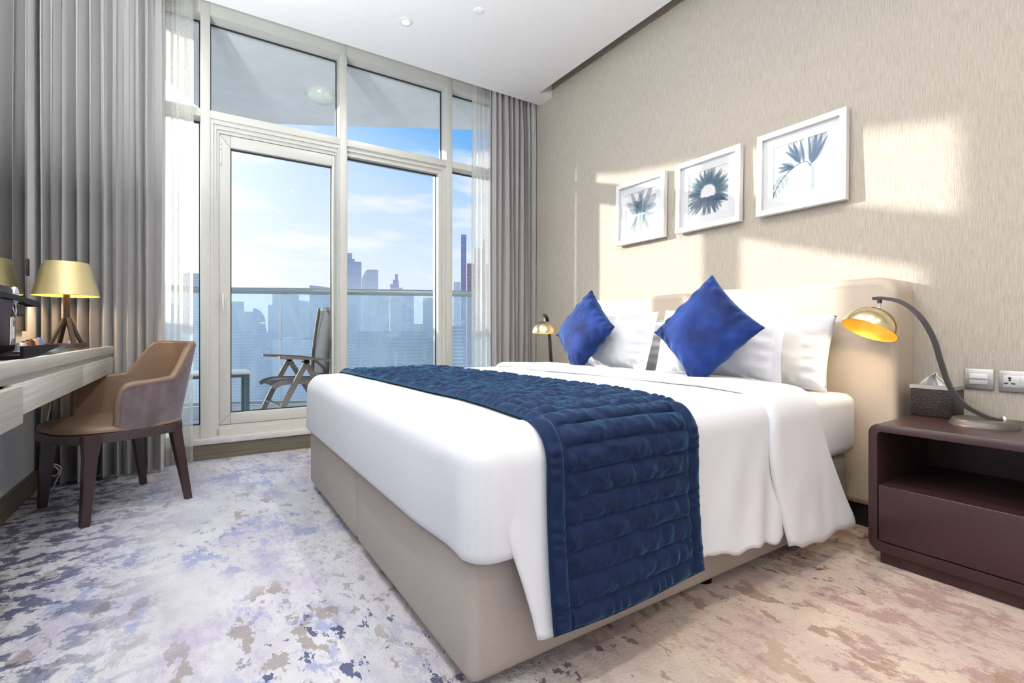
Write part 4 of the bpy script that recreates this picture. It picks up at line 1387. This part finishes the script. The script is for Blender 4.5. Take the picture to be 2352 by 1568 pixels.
# ================================================================== coffee corner on the desk
DZ = 0.7585
cm_ = thing('coffee_machine', 'glossy black and purple capsule coffee machine on the desk', 'coffee machine', (-0.56, 2.08, DZ))
# faces +Y; body behind, head and lever reach towards the window
def side_poly(pts, x0, x1, name, mat, par=cm_):
    return MB().poly_prism(pts, 'x', x0, x1).build(name, M[mat], par)
o = side_poly([(1.88, DZ), (2.15, DZ), (2.155, DZ+0.10), (2.16, 0.895), (2.20, 0.93), (2.20, 0.965), (2.16, 0.978), (1.95, 0.974), (1.88, 0.94)], -0.63, -0.49, 'body', 'purple_plastic')
bv = o.modifiers.new('soft', 'BEVEL'); bv.width = 0.008; bv.segments = 3
o = side_poly([(2.16, 0.788), (2.262, 0.788), (2.265, 0.86), (2.245, 0.884), (2.17, 0.884)], -0.60, -0.503, 'drip_column', 'grey_plastic')
bv = o.modifiers.new('soft', 'BEVEL'); bv.width = 0.008; bv.segments = 3
MB().box(-0.5028, -0.5018, 2.172, 2.252, 0.790, 0.872).build('perforated_panel', M['mesh_panel'], cm_)
MB().box(-0.5016, -0.5006, 2.184, 2.236, 0.812, 0.852).build('care_label', M['print_paper'], cm_)
o = side_poly([(2.155, 0.884), (2.345, 0.888), (2.350, 0.926), (2.16, 0.932)], -0.605, -0.498, 'brew_head', 'purple_plastic')
bv = o.modifiers.new('soft', 'BEVEL'); bv.width = 0.006; bv.segments = 3
MB().lathe([(0.026, -0.006), (0.029, 0.0), (0.026, 0.006)], 32, M=Matrix.Translation((-0.492, 2.195, 0.952)) @ Matrix.Rotation(R(90), 4, 'Y'), cap0=True, cap1=True).build('side_disc', M['grey_plastic'], cm_)
lv = spline([(-0.485, 1.93, 0.944), (-0.482, 2.15, 0.944), (-0.482, 2.35, 0.938), (-0.492, 2.47, 0.936), (-0.55, 2.495, 0.936), (-0.605, 2.47, 0.936), (-0.615, 2.35, 0.938), (-0.615, 2.15, 0.944)], 6)
MB().bar(lv, 0.010, 0.016).build('lever', M['black_plastic'], cm_)
o = side_poly([(2.23, 0.934), (2.32, 0.938), (2.24, 0.962)], -0.585, -0.515, 'capsule_chute', 'purple_plastic')
MB().tube([(-0.497, 2.175, 0.93), (-0.490, 2.178, 0.90), (-0.489, 2.19, 0.884), (-0.490, 2.20, 0.90), (-0.492, 2.205, 0.925)], 0.0025, 8).build('wire_loop', M['chrome'], cm_)
MB().tube([(-0.4885, 2.135, DZ+0.001), (-0.4885, 2.14, 0.88)], 0.006, 10).build('corner_trim', M['chrome'], cm_)

tr_ = thing('capsule_tray', 'black wedge-shaped capsule tray in front of the coffee machine', 'tray', (-0.44, 2.04, DZ))
def wedge(x0, x1, name):
    o = MB().poly_prism([(1.84, DZ+0.003), (1.98, DZ+0.003), (2.255, DZ+0.026), (2.255, DZ+0.034), (1.84, DZ+0.036)], 'x', x0, x1).build(name, M['black_plastic'], tr_)
    return o
wedge(-0.402, -0.394, 'side_panel'); wedge(-0.486, -0.478, 'side_panel')
MB().poly_prism([(1.84, DZ+0.003), (1.98, DZ+0.003), (2.255, DZ+0.026), (2.255, DZ+0.030), (1.98, DZ+0.010), (1.84, DZ+0.010)], 'x', -0.478, -0.402).build('tray_floor', M['black_plastic'], tr_)
MB().box(-0.478, -0.402, 2.247, 2.255, DZ+0.028, DZ+0.034).build('front_lip', M['black_plastic'], tr_)
def capsule(y, mat, label, x=-0.440):
    zb = DZ + 0.0112 + max(0, (y-1.98))*0.0731
    o = MB().lathe([(0.0, 0), (0.0185, 0), (0.0185, 0.002), (0.0150, 0.004), (0.0120, 0.022), (0.0085, 0.028), (0.0, 0.029)], 22).build('coffee_capsule', M[mat])
    o.location = (x, y, zb + 0.001); o.rotation_euler = (R(4), 0, 0)
    tag(o, label, 'capsule', 'coffee capsules in the tray')
capsule(2.03, 'cap_silver', 'silver coffee capsule, closest to the machine panel')
capsule(2.075, 'cap_brown', 'reddish brown coffee capsule in the tray')
capsule(2.12, 'cap_dark', 'dark brown coffee capsule beside the orange one')
capsule(2.165, 'cap_orange', 'orange coffee capsule in the tray')
capsule(2.21, 'cap_blue', 'blue coffee capsule at the end of the row')
at = thing('acrylic_tray', 'clear acrylic tray on the desk holding white sachets', 'tray', (-0.44, 2.36, DZ))
MB().rbox(-0.50, -0.415, 2.275, 2.47, DZ+0.0005, DZ+0.004, 0.001, 1).build('tray_base', M['acrylic'], at)
for (x0, x1, y0, y1) in ((-0.50, -0.415, 2.275, 2.278), (-0.50, -0.415, 2.467, 2.47), (-0.50, -0.497, 2.278, 2.467), (-0.418, -0.415, 2.278, 2.467)):
    MB().box(x0, x1, y0, y1, DZ+0.004, DZ+0.024).build('tray_side', M['acrylic'], at)
o = MB().rbox(-0.475, -0.435, 2.30, 2.37, DZ+0.0045, DZ+0.010, 0.002, 2).build('sugar_sachet', M['print_paper']); tag(o, 'white sachet lying in the clear tray, nearer the capsules', 'sachet', 'sachets')
o = MB().rbox(-0.485, -0.43, 2.385, 2.455, DZ+0.0045, DZ+0.011, 0.002, 2).build('sugar_sachet', M['grey_plastic']); tag(o, 'pale grey sachet lying in the clear tray, nearer the lamp', 'sachet', 'sachets')
o = MB().rbox(-0.425, -0.387, 1.93, 2.10, DZ+0.0004, DZ+0.0022, 0.0005, 1).build('information_card', M['print_paper'])
tag(o, 'white card lying in front of the black capsule tray', 'card')

# white lamp cable under the desk
cb_ = MB().tube(spline([(-0.64, 3.40, 0.612), (-0.645, 3.40, 0.55), (-0.63, 3.40, 0.47), (-0.64, 3.41, 0.40), (-0.66, 3.42, 0.28), (-0.655, 3.44, 0.16), (-0.62, 3.45, 0.13), (-0.605, 3.45, 0.10), (-0.63, 3.46, 0.08), (-0.66, 3.46, 0.11), (-0.63, 3.47, 0.14), (-0.60, 3.47, 0.11), (-0.62, 3.47, 0.05), (-0.64, 3.48, 0.006), (-0.69, 3.48, 0.006)], 8), 0.0035, 8).build('lamp_cable', M['white_plastic'])
tag(cb_, 'white cable hanging in a loop below the desk', 'cable')

# ================================================================== desk chair
ch = thing('armchair', 'low desk chair with tan leather seat and mauve velvet outside', 'chair', (-0.326, 3.05, 0.0), R(207))
def seat_outline(a, sa=0.272, sb=0.252, e=2.9):
    c_, s_ = math.cos(a), math.sin(a)
    return ((sa if c_ >= 0 else sa - 0.028)*abs(c_)**(2/e)*(1 if c_ >= 0 else -1), sb*abs(s_)**(2/e)*(1 if s_ >= 0 else -1))
NS = 64
def ring(z, k):
    return [(x*k, y*k, z) for (x, y) in (seat_outline(2*PI*i/NS) for i in range(NS))]
MB().loops([ring(0.345, 0.97), ring(0.347, 1.0), ring(0.384, 1.0), ring(0.387, 0.985)], smooth=True).build('seat_frame', M['chair_frame'], ch, True)
smooth_edges(bpy.data.objects[ch.children[-1].name], 40)
MB().loops([ring(0.3865, 0.965), ring(0.392, 0.992), ring(0.405, 0.99), ring(0.416, 0.95), ring(0.423, 0.8), ring(0.427, 0.5), ring(0.428, 0.1)]).build('seat_cushion', M['leather'], ch, True)
for (lx, ly, fx, fy) in ((0.180, 0.228, 0.205, 0.236), (0.180, -0.228, 0.205, -0.236), (-0.165, 0.205, -0.212, 0.232), (-0.165, -0.205, -0.212, -0.232)):
    front = lx > 0
    pts = [(lx, ly, 0.384), (lx, ly, 0.345), (lx+(fx-lx)*0.15, ly+(fy-ly)*0.15, 0.29), (fx, fy, 0.0)]
    if front:
        MB().bar(pts, [0.062, 0.060, 0.046, 0.030], [0.040, 0.040, 0.040, 0.030], up=(0, 1, 0)).build('leg', M['dark_wood'], ch, True)
        continue
    MB().bar(pts, [0.046, 0.044, 0.042, 0.026], [0.040, 0.040, 0.038, 0.026], up=(0, 1, 0)).build('leg', M['dark_wood'], ch, True)
def shell_top(t):
    a = abs(t)
    z = lerp(0.772, 0.605, sstep(0.34, 0.66, a))
    z -= 0.012*sstep(0.66, 0.95, a)
    if a > 0.90:
        z -= 0.075*(1 - math.sqrt(max(0, 1 - ((a-0.90)/0.10)**2)))
    return z
def shell_pt(t, v, inset):
    ang = PI + t*R(104)
    x, y = seat_outline(ang, 0.270, 0.250, 2.6)
    z0 = 0.388
    z = lerp(z0, shell_top(t), v)
    h = (z - z0)/0.385
    back = 0.5 + 0.5*math.cos(t*R(104)*1.0)
    lean = 0.060*h*back**2 + 0.03*h*(1-back)
    d = Vector((x, y, 0)).normalized()
    k = (1 + 0.0) 
    p = Vector((x, y, 0)) + Vector((-1, 0, 0))*lean*back + d*0.022*h
    p -= d*inset*(1.0 if v < 0.98 else 1.0)
    return (p.x, p.y, z)
NT, NV = 72, 16
T0 = 0.034
outer = MB().grid(lambda u, v: shell_pt(u*2-1, v, 0.0), NT, NV)
outer.build('outer_shell', M['velvet_mauve'], ch, True)
def inner_fn(u, v):
    p = shell_pt(u*2-1, v, T0)
    return p
inn = MB().grid(inner_fn, NT, NV)
# rolled top edge and arm fronts in leather
rim = [shell_pt(-1, k/10, T0*0.5) for k in range(10)] + [shell_pt(k/72*2-1, 1.0, T0*0.5) for k in range(73)] + [shell_pt(1, 1-k/10, T0*0.5) for k in range(1, 11)]
inn.tube(rim, T0*0.5, 10)
inn.build('inner_lining', M['leather'], ch, True)
st = MB()
st.tube([shell_pt(-1 + 0.02, k/10, -0.001) for k in range(1, 10)] + [shell_pt(k/72*1.96-0.98, 0.975, -0.001) for k in range(73)] + [shell_pt(1-0.02, 1-k/10, -0.001) for k in range(1, 10)], 0.0009, 5)
st.build('seam', M['leather'], ch, True)

# ================================================================== balcony furniture
def deck_chair(label, loc, rotz):
    """local +x is the way the sitter faces"""
    root = thing('folding_chair', label, 'chair', loc, rotz, 'folding chairs on the balcony')
    W = 0.27
    for s_ in (-1, 1):
        y = s_*W
        MB().bar(spline([(-0.235, y, 0.40), (-0.245, y, 0.62), (-0.275, y, 0.86), (-0.305, y, 1.05)], 5), 0.022, 0.045, up=(1, 0, 0)).build('back_stile', M['teak'], root, True)
        MB().bar(spline([(0.20, y*1.08, 0.612), (0.05, y*1.08, 0.602), (-0.10, y*1.08, 0.590), (-0.245, y*1.08, 0.570)], 4), 0.045, 0.022).build('armrest', M['teak'], root, True)
        MB().bar([(-0.03, y*1.0, 0.585), (0.13, y*1.0, 0.275), (0.255, y*1.0, 0.005)], 0.022, 0.042, up=(1, 0, 0.4)).build('leg', M['teak'], root, True)
        MB().bar([(-0.005, y*0.92, 0.585), (-0.16, y*0.92, 0.31), (-0.33, y*0.92, 0.005)], 0.022, 0.042, up=(1, 0, -0.4)).build('leg', M['teak'], root, True)
        MB().bar(spline([(0.235, y*0.86, 0.365), (0.17, y*0.86, 0.395), (0.05, y*0.86, 0.40), (-0.24, y*0.86, 0.385)], 4), 0.02, 0.036).build('seat_rail', M['teak'], root, True)
        MB().lathe([(0.022, -0.03), (0.022, 0.03)], 14, M=Matrix.Translation((-0.015, y*0.97, 0.572)) @ Matrix.Rotation(R(90), 4, 'X'), cap0=True, cap1=True).build('pivot', M['black_plastic'], root, True)
    MB().bar([(0.165, -W, 0.20), (0.165, W, 0.20)], 0.03, 0.02).build('cross_bar', M['teak'], root, True)
    MB().bar([(-0.235, -W, 0.16), (-0.235, W, 0.16)], 0.03, 0.02).build('cross_bar', M['teak'], root, True)
    MB().bar([(-0.303, -W, 1.035), (-0.303, W, 1.035)], 0.022, 0.03).build('top_bar', M['teak'], root, True)
    bk = spline([(-0.237, 0, 0.42), (-0.245, 0, 0.62), (-0.275, 0, 0.86), (-0.30, 0, 1.02)], 5)
    o = MB().add([(p.x, sg*(W-0.012), p.z) for p in bk for sg in (-1, 1)], [(2*i, 2*i+1, 2*i+3, 2*i+2) for i in range(len(bk)-1)], True).build('back_sling', M['textile_dark'], root, True)
    md = o.modifiers.new('thick', 'SOLIDIFY'); md.thickness = 0.006
    st_ = spline([(0.225, 0, 0.378), (0.17, 0, 0.405), (0.05, 0, 0.408), (-0.225, 0, 0.395)], 5)
    o = MB().add([(p.x, sg*(W*0.86-0.01), p.z) for p in st_ for sg in (-1, 1)], [(2*i, 2*i+1, 2*i+3, 2*i+2) for i in range(len(st_)-1)], True).build('seat_sling', M['textile_dark'], root, True)
    md = o.modifiers.new('thick', 'SOLIDIFY'); md.thickness = 0.006
    return root
deck_chair('weathered teak folding chair on the balcony, seen through the door', (0.735, 4.66, 0.02), R(180+6))
deck_chair('teak folding chair on the balcony, glimpsed beyond the left sheer curtain', (-0.36, 4.25, 0.02), R(4))
bt = thing('balcony_table', 'small balcony table with pale top and slate legs', 'table', (0.075, 4.83, 0.02))
MB().rbox(-0.30, 0.315, -0.24, 0.24, 0.470, 0.484, 0.003, 2).build('table_top', M['table_top'], bt, True)
MB().box(-0.285, 0.30, -0.225, 0.225, 0.445, 0.4695).build('apron', M['metal_slate'], bt, True)
for (x, y) in ((-0.27, -0.21), (0.285, -0.21), (-0.27, 0.21), (0.285, 0.21)):
    MB().box(x-0.016, x+0.016, y-0.016, y+0.016, 0.0, 0.445).build('leg', M['metal_slate'], bt, True)

# ================================================================== ceiling fittings
def downlight(label, x, y, watts, color):
    root = thing('downlight', label, 'ceiling light', (x, y, ZC), 0, 'recessed ceiling downlights')
    MB().lathe([(0.024, -0.0005), (0.044, -0.0005), (0.044, -0.003), (0.040, -0.005), (0.026, -0.004), (0.024, -0.0005)], 28).build('trim_ring', M['white_plastic'], root, True)
    MB().lathe([(0.0001, -0.0022), (0.024, -0.0022)], 24).build('lens', M['downlight_lens'], root, True)
    ld = bpy.data.lights.new('downlight_beam', 'AREA'); ld.shape = 'DISK'; ld.size = 0.07; ld.energy = watts; ld.color = color
    ld.spread = R(150)
    lo = bpy.data.objects.new('downlight_beam', ld); COL.objects.link(lo); lo.parent = root; lo.location = (0, 0, -0.012)
    return root
WARM = (1.0, 0.85, 0.70); COOL = (0.96, 0.98, 1.0)
downlight('recessed ceiling downlight, lit, towards the window', 1.147, 3.041, DOWNLIGHT_W*0.5, COOL)
downlight('recessed ceiling downlight above the middle of the bed', 1.147, 1.65, DOWNLIGHT_W, WARM)
downlight('recessed ceiling downlight beside the bed, right of the camera', 1.147, 0.25, DOWNLIGHT_W, WARM)
downlight('recessed ceiling downlight behind the camera, right one', 1.147, -1.15, DOWNLIGHT_W, WARM)
downlight('added fill downlight, unseen, over the desk side', -0.1, 1.65, FILL_DOWNLIGHT_W, COOL)  # this cool row is unseen neutral fill, added to brighten the desk side
downlight('added fill downlight, unseen, above the camera', -0.1, 0.25, FILL_DOWNLIGHT_W, COOL)
downlight('added fill downlight, unseen behind the camera, left one', -0.1, -1.15, FILL_DOWNLIGHT_W, COOL)
sd = MB().lathe([(0.0001, -0.004), (0.030, -0.0035), (0.034, -0.002), (0.035, 0.0)], 28).build('ceiling_cover', M['white_paint'])
sd.location = (1.495, 2.687, ZC); tag(sd, 'small round white blanking cover on the ceiling', 'cover')

# globe fill light added out of view behind the camera to brighten the room
gl_ = thing('fill_globe', 'added globe fill light on a pole, unseen behind the camera', 'lamp', (-0.36, -1.25, 0.0))
MB().lathe([(0.0, 0), (0.15, 0), (0.15, 0.012), (0.14, 0.02), (0.0, 0.02)], 32).build('base', M['bronze'], gl_, True)
MB().tube([(0, 0, 0.02), (0, 0, 1.60)], 0.011, 12).build('pole', M['bronze'], gl_, True)
MB().lathe([(0.0001, 1.56)] + [(0.24*math.sin(R(a)), 1.80 - 0.24*math.cos(R(a))) for a in range(10, 180, 10)] + [(0.0001, 2.04)], 32).build('globe', emission_mat('globe_glow', (0.97, 0.98, 1.0), FILL_GLOBE, 'FRONT'), gl_, True)

def uplighter(label, y, watts):  # bowl-shaped fill light, added out of view to brighten ceiling and room
    root = thing('fill_uplighter', label, 'fill light', (XL, y, 1.50), 0, 'added fill uplighters out of view')
    MB().rbox(0.0005, 0.012, -0.05, 0.05, -0.10, 0.03, 0.003, 2).build('wall_plate', M['bronze'], root, True)
    MB().lathe([(0.0001, -0.07), (0.05, -0.055), (0.082, -0.02), (0.090, 0.02)], 32, M=Matrix.Translation((0.10, 0, 0))).build('bowl', M['opal'], root, True)
    ld = bpy.data.lights.new('fill_uplight_beam', 'AREA'); ld.shape = 'DISK'; ld.size = 0.15; ld.energy = watts; ld.color = (0.95, 0.98, 1.0)
    lo = bpy.data.objects.new('fill_uplight_beam', ld); COL.objects.link(lo); lo.parent = root
    lo.location = (0.10, 0, 0.012); lo.rotation_euler = (R(180), 0, 0)
uplighter('added fill uplighter, out of view, nearer the window', 2.0, FILL_UPLIGHT_W)
uplighter('added fill uplighter, out of view, beside the camera', 0.95, FILL_UPLIGHT_W)

# ================================================================== the city beyond
GZ = -115.0
structure(MB().box(-2500, 2500, 60, 4000, GZ-1, GZ).build('ground', M['ground_sand']), 'hazy city ground far below')
def tower(label, x, y, w, d, ztop, mat, rot=R(-20), extra=None, group='skyline buildings'):
    root = thing('tower', label, 'building', (x, y, GZ), rot, group)
    H_ = ztop - GZ
    MB().box(-w/2, w/2, -d/2, d/2, 0, H_).build('walls', M[mat], root, True)
    if extra: extra(root, w, d, H_)
    return root
def bands(n, t=0.9, proud=0.8, z_from=0.3):
    def f(root, w, d, H_):
        for k in range(n):
            z = lerp(H_*z_from, H_*0.995, k/(n-1))
            MB().box(-w/2-proud, w/2+proud, -d/2-proud, d/2+proud, z-t/2, z+t/2).build('floor_slab', M['f_slab'], root, True)
    return f
def cap_steps(steps, mat):
    def f(root, w, d, H_):
        for (fx, fw, h0, h1) in steps:
            MB().box(fx*w-fw*w/2, fx*w+fw*w/2, -d*0.3, d*0.3, H_+h0, H_+h1).build('roof_block', M[mat], root, True)
    return f
def sloped(mat, h0, h1):
    def f(root, w, d, H_):
        MB().poly_prism([(-w/2, H_), (w/2, H_), (w/2, H_+h1), (-w/2, H_+h0)], 'y', -d/2, d/2).build('roof', M[mat], root, True)
    return f
def round_top(mat, h):
    def f(root, w, d, H_):
        pts = [(-w/2, H_)] + [(-w/2 + w*(1-math.cos(R(a)))/1.0*1.0, H_ + h*math.sin(R(a))) for a in range(15, 91, 15)] + [(w/2, H_)]
        pts = [(-w/2, H_)] + [(-w/2 + w*k/8, H_ + h*math.sin(PI/2*min(1, k/3.0))) for k in range(1, 8)] + [(w/2, H_+h), (w/2, H_)]
        MB().poly_prism(pts, 'y', -d/2, d/2).build('roof', M[mat], root, True)
    return f
def quarter(mat, h):
    def f(root, w, d, H_):
        pts = [(-w/2, H_), (-w/2, H_+h)] + [(-w/2 + w*math.sin(R(a)), H_ + h*math.cos(R(a))) for a in range(12, 91, 12)]
        MB().poly_prism(pts, 'y', -d/2, d/2).build('sail_roof', M[mat], root, True)
    return f
tower('tall blue glass tower with stepped top, left in the middle pane', 286, 1066, 30, 26, 150, 'f_blue', R(-15), cap_steps([(-0.32, 0.36, 0, 22), (-0.1, 0.3, 0, 10), (0.25, 0.5, 0, 4)], 'f_blue'))
tower('pale round-topped tower beside the blue glass tower', 337, 1122, 36, 30, 124, 'f_grey', R(-16), round_top('f_grey', 22))
tower('slim tower with a dark stepped spire above the railing', 371, 1040, 27, 24, 100, 'f_grey', R(-20), cap_steps([(-0.15, 0.7, 0, 8), (-0.05, 0.45, 8, 18), (0.0, 0.22, 18, 30)], 'f_violet'))
tower('sand-coloured apartment tower just below the handrail', 266, 811, 20, 20, 72, 'f_sand', R(-18), bands(26, 0.6, 0.5))
tower('blue apartment tower right of the glass joint', 274, 716, 17, 17, 66, 'f_blue', R(-20))
tower('teal tower near the right mullion', 342, 791, 23, 20, 62, 'f_teal', R(-22))
tower('slender violet slab of the nearby red tower', 196, 380, 4.6, 10, 86, 'f_violet', R(-25))
tower('nearby dusky pink tower next to the violet slab', 212, 384, 19, 18, 62, 'f_pink', R(-25), cap_steps([(0.1, 0.5, 0, 14), (0.3, 0.15, 14, 22)], 'f_pink'))
tower('thin white tower left of the pink tower', 338, 675, 13, 12, 79, 'f_white', R(-24))
tower('low teal tower behind the door pane, far left', 61, 1003, 24, 24, 57, 'f_teal', R(-4))
tower('low grey block beside the far left teal tower', 77, 934, 27, 20, 37, 'f_grey', R(-5))
tower('sail-shaped curved blue building behind the door pane', 82, 841, 17, 14, 16, 'f_blue', R(-6), quarter('f_blue', 23))
tower('narrow blue tower with stepped shoulder', 124, 1052, 13, 14, 56, 'f_blue', R(-7))
tower('broad teal stepped tower in the middle of the door pane', 155, 1092, 49, 30, 80, 'f_teal', R(-8), cap_steps([(-0.1, 0.6, 0, 10)], 'f_teal'))
tower('large blue tower with slanted roof behind the balcony chair', 155, 734, 39, 30, 62, 'f_blue', R(-12), sloped('f_blue', 6, 2))
tower('grey tower between the teal and slanted towers', 197, 1124, 30, 26, 70, 'f_grey', R(-10))
tower('teal glass tower seen in the gap left of the door', -3, 777, 22, 20, 80, 'f_teal', R(0))
tower('small sand-coloured block low between towers', 249, 613, 13, 12, 13, 'f_sand', R(-22))
tower('grey tower behind the right mullion', 405, 869, 28, 24, 80, 'f_grey', R(-24))
tower('grey tower behind the left sheer curtain', -27, 911, 30, 26, 45, 'f_grey', R(2))
tower('white tower behind the right sheer curtain', 341, 553, 35, 28, 68, 'f_white', R(-30))
tower('blue tower behind the left drape', -47, 865, 25, 24, 67, 'f_blue', R(4))
# near curved tower with white balcony slabs and roof sign
nt_ = thing('tower', 'nearer teal glass tower with rows of white balcony slabs and a roof sign', 'building', (157, 315, GZ), R(-26), 'skyline buildings')
MB().box(-5.2, 5.2, -5, 5, 0, 121.0).build('walls', M['f_glassband'], nt_, True)
for k in range(24):
    z = 121.0 - k*2.55
    pts = [(-5.6, 5.2), (-5.6, -5.6)] + [(lerp(-5.6, 5.6, i/8), -5.6 - 1.0*math.sin(PI*i/8)) for i in range(1, 8)] + [(5.6, -5.6), (5.6, 5.2)]
    MB().poly_prism(pts, 'z', z-0.28, z+0.28).build('balcony_slab', M['f_slab'], nt_, True)
SIGN = Matrix.Rotation(R(90), 4, 'X')
text_mesh('roof_sign', 'DAMAC', 3.4, M['sign_white'], nt_, Matrix.Translation((0, -5.4, 123.4)) @ SIGN, 0.1, True)
MB().bar([(-5, -5.2, 121.2), (5.2, -5.2, 121.2)], 0.3, 0.3).build('sign_rail', M['f_slab'], nt_, True)
# low podium with hoarding sign
pod = thing('low_building', 'broad low building with a white lettered sign below the towers', 'building', (171, 491, GZ), R(-20), 'low buildings')
MB().box(-34, 34, -10, 14, 0, 117.5).build('walls', M['f_teal'], pod, True)
text_mesh('wall_sign', 'DAMAC', 5.0, M['sign_white'], pod, Matrix.Translation((0, -10.4, 114.0)) @ SIGN, 0.15, True)
text_mesh('banner', 'DAMAC', 5.0, M['sign_white'], pod, Matrix.Translation((3.2, -10.4, 88.0)) @ Matrix.Rotation(R(-90), 4, 'Y') @ SIGN, 0.15, True)
rnd = random.Random(9)
low_names = ['sand-coloured', 'pale grey', 'bluish grey', 'whitish', 'teal-windowed']
low_mats = ['f_sand', 'f_grey', 'f_blue', 'f_white', 'f_teal']
place = ['behind the door pane, leftmost', 'behind the balcony table', 'left of the balcony chair', 'behind the chair armrest', 'behind the chair back', 'left of the middle pane', 'in the middle pane centre', 'right of the sign', 'by the right mullion', 'under the pink tower']
for k in range(10):
    a = R(0.5 + 24.0*k/9)
    dist = 560 + 75*(k % 3)
    x, y = dist*math.sin(a), dist*math.cos(a)
    h = rnd.uniform(85, 122)
    i = k % 5
    root = thing('low_building', '%s low-rise building %s' % (low_names[i], place[k]), 'building', (x, y, GZ), -a, 'low buildings')
    MB().box(-rnd.uniform(16, 26), rnd.uniform(16, 26), -14, 14, 0, h).build('walls', M[low_mats[i]], root, True)
    MB().box(-6, 5, -6, 6, h, h+4).build('roof_block', M[low_mats[i]], root, True)
for k in range(12):
    a = R(1.5 + 20.0*k/11)
    dist = 350 + 45*(k % 2) + rnd.uniform(-10, 10)
    x, y = dist*math.sin(a), dist*math.cos(a)
    root = thing('tree', 'green tree far below, %s among the park trees' % ['first from the left', 'second from the left', 'third from the left', 'fourth from the left', 'fifth from the left', 'sixth from the left', 'sixth from the right', 'fifth from the right', 'fourth from the right', 'third from the right', 'second from the right', 'first from the right'][k], 'tree', (x, y, GZ), 0, 'trees in the park far below')
    MB().tube([(0, 0, 0), (0.3, 0, 9)], [0.8, 0.5], 8).build('trunk', M['tree_bark'], root, True)
    bm = bmesh.new(); bmesh.ops.create_icosphere(bm, subdivisions=3, radius=9)
    for v in bm.verts:
        v.co *= 1 + 0.25*fbm(v.co.x*0.25+k, v.co.y*0.25, v.co.z*0.25, 3)
        v.co.z = v.co.z*0.8 + 14
    bm.verts.index_update()
    MB().add([v.co.copy() for v in bm.verts], [[v.index for v in f.verts] for f in bm.faces], True).build('crown', M['tree_leaf'], root, True)
    bm.free()

# ================================================================== summer haze over the city
m, nt, out = nmat('haze')
vs_ = N(nt, 'ShaderNodeVolumeScatter')
vs_.inputs['Color'].default_value = (0.80, 0.90, 1.0, 1)
vs_.inputs['Density'].default_value = 0.00055
vs_.inputs['Anisotropy'].default_value = 0.3
L(nt, vs_.outputs[0], out.inputs['Volume'])
hz_ = MB().box(-700, 1100, 150, 1600, GZ+0.5, 90).build('haze', m)
structure(hz_, 'pale blue haze hanging over the city')
